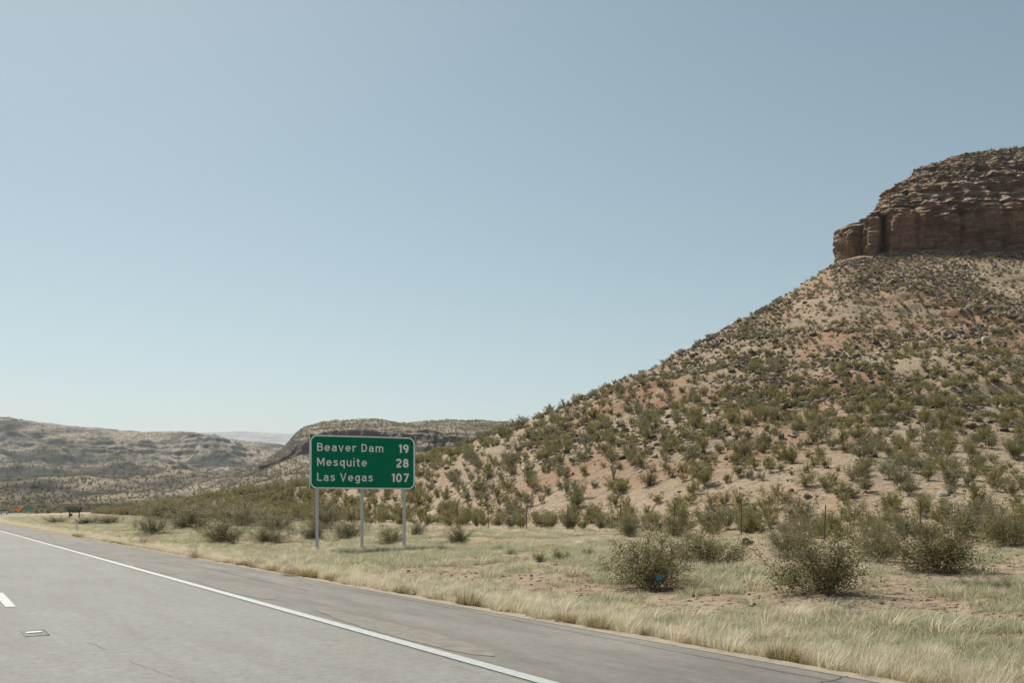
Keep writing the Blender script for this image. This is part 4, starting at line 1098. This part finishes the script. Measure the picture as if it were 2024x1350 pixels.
M_glassd = mat('dark_window_glass', (.02,.025,.03), .1)
car(mat('white_car_paint', (.7,.7,.7), .3), M_glassd, 11, 362, 3.0, 'pale car with dark windows driving away in the right lane at the far bend')
car(mat('dark_red_car_paint', (.12,.02,.02), .3), M_glassd, 0, 340, -.8, 'dark car driving away at the left edge beside the pale car')
# black scrap
def crumple(name, loc, sx, sy, sz, m, seed, parent=None):
    bm = bmesh.new(); bmesh.ops.create_icosphere(bm, subdivisions=3, radius=.5); r = np.random.default_rng(seed); o = r.uniform(0, 30, 3)
    for v in bm.verts:
        p = np.array(v.co); k = 1+.55*float(fbm(p[0]*2.2+o[0], p[1]*2.2+o[1], p[2]*2.2+o[2], 3)); v.co = (p[0]*k*sx, p[1]*k*sy, max(p[2]*k*sz, -.35*sz))
    me = bpy.data.meshes.new(name); bm.to_mesh(me); bm.free(); return mobj(name, me, m, parent, loc)
x, y, z = locate(1476, 1077); k_ = y/F
sb = empty('tyre_scrap', (x, y, z)); tag(sb, 'black crumpled tyre scrap lying on the verge near the fence', 'litter')
M_rub = mat('black_rubber', (.012,.012,.013), .5)
crumple('lower_piece', (1*k_, 0, 4*k_), 23*k_, 18*k_, 9*k_, M_rub, 3, sb); crumple('upper_flap', (-3*k_, 0, 10*k_), 13*k_, 9*k_, 6*k_, M_rub, 5, sb)
x, y, z = locate(1297, 1168); k_ = y/F
o = crumple('plastic_litter', (x, y-.35, z+26*k_), 10*k_, 8*k_, 14*k_, mat('bright_blue_plastic', (.01,.33,.55), .35), 8); o.rotation_euler = (0, .5, 0)
tag(o, 'bright blue plastic scrap caught in the large shrub beside the shoulder', 'litter')
x, y, z = locate(237, 1076); k_ = y/F
o = crumple('paper_litter', (x, y-.1, z+3*k_), 11*k_, 8*k_, 6*k_, M_wht, 12); tag(o, 'white paper litter in the straw grass right of the brown dry bush', 'litter')
x, y, z = locate(1185, 1087); k_ = y/F
o = crumple('pale_stone', (x, y, z+2*k_), 14*k_, 8*k_, 4*k_, varied('pale_stone_face', (.5,.46,.4), (.4,.36,.3), 5), 15); tag(o, 'flat pale stone in the grass left of the blue litter shrub', 'rock')
# recessed pavement marker on the lane line
mt = 13.6; x, y = to_xy(A_LANE, mt); pmk = empty('pavement_marker', (float(x), float(y), 0), TH); tag(pmk, 'recessed white reflective pavement marker on the lane line in worn asphalt', 'road marker')
mobj('groove', box(.26, .70, .003, (0, 0, .0045)), varied('worn_groove', (.20,.192,.172), (.15,.14,.12), 9, .95), pmk)
prism('reflector', [(-.09, .007), (.09, .007), (.08, .018), (-.08, .018)], -.05, .03, M_wht, pmk)
mobj('casting', box(.022, .62, .004, (.135, -.02, .008)), mat('dark_groove', (.12,.11,.09), .9), pmk)

# ------------------------------------------------------------------ haze
hz = bpy.data.materials.new('haze_air'); hz.use_nodes = True; nt = hz.node_tree; nt.nodes.remove(nt.nodes['Principled BSDF'])
pv = nt.nodes.new('ShaderNodeVolumePrincipled'); pv.inputs['Color'].default_value = (.62,.68,.78, 1); pv.inputs['Density'].default_value = 9e-5; pv.inputs['Anisotropy'].default_value = .2
nt.links.new(pv.outputs[0], nt.nodes['Material Output'].inputs['Volume'])
me = box(26000, 26000, 700, (0, 4000, 345)); me.name = 'haze'
o = mobj('haze', me, hz); o['kind'] = 'stuff'; tag(o, 'thin pale air haze over the whole valley', 'haze')
zmax = max(float(Pc[...,2].max()), float(Pb[...,2].max())); print('zmax', zmax, 'tris', sum(len(m.polygons) for m in bpy.data.meshes)*2)
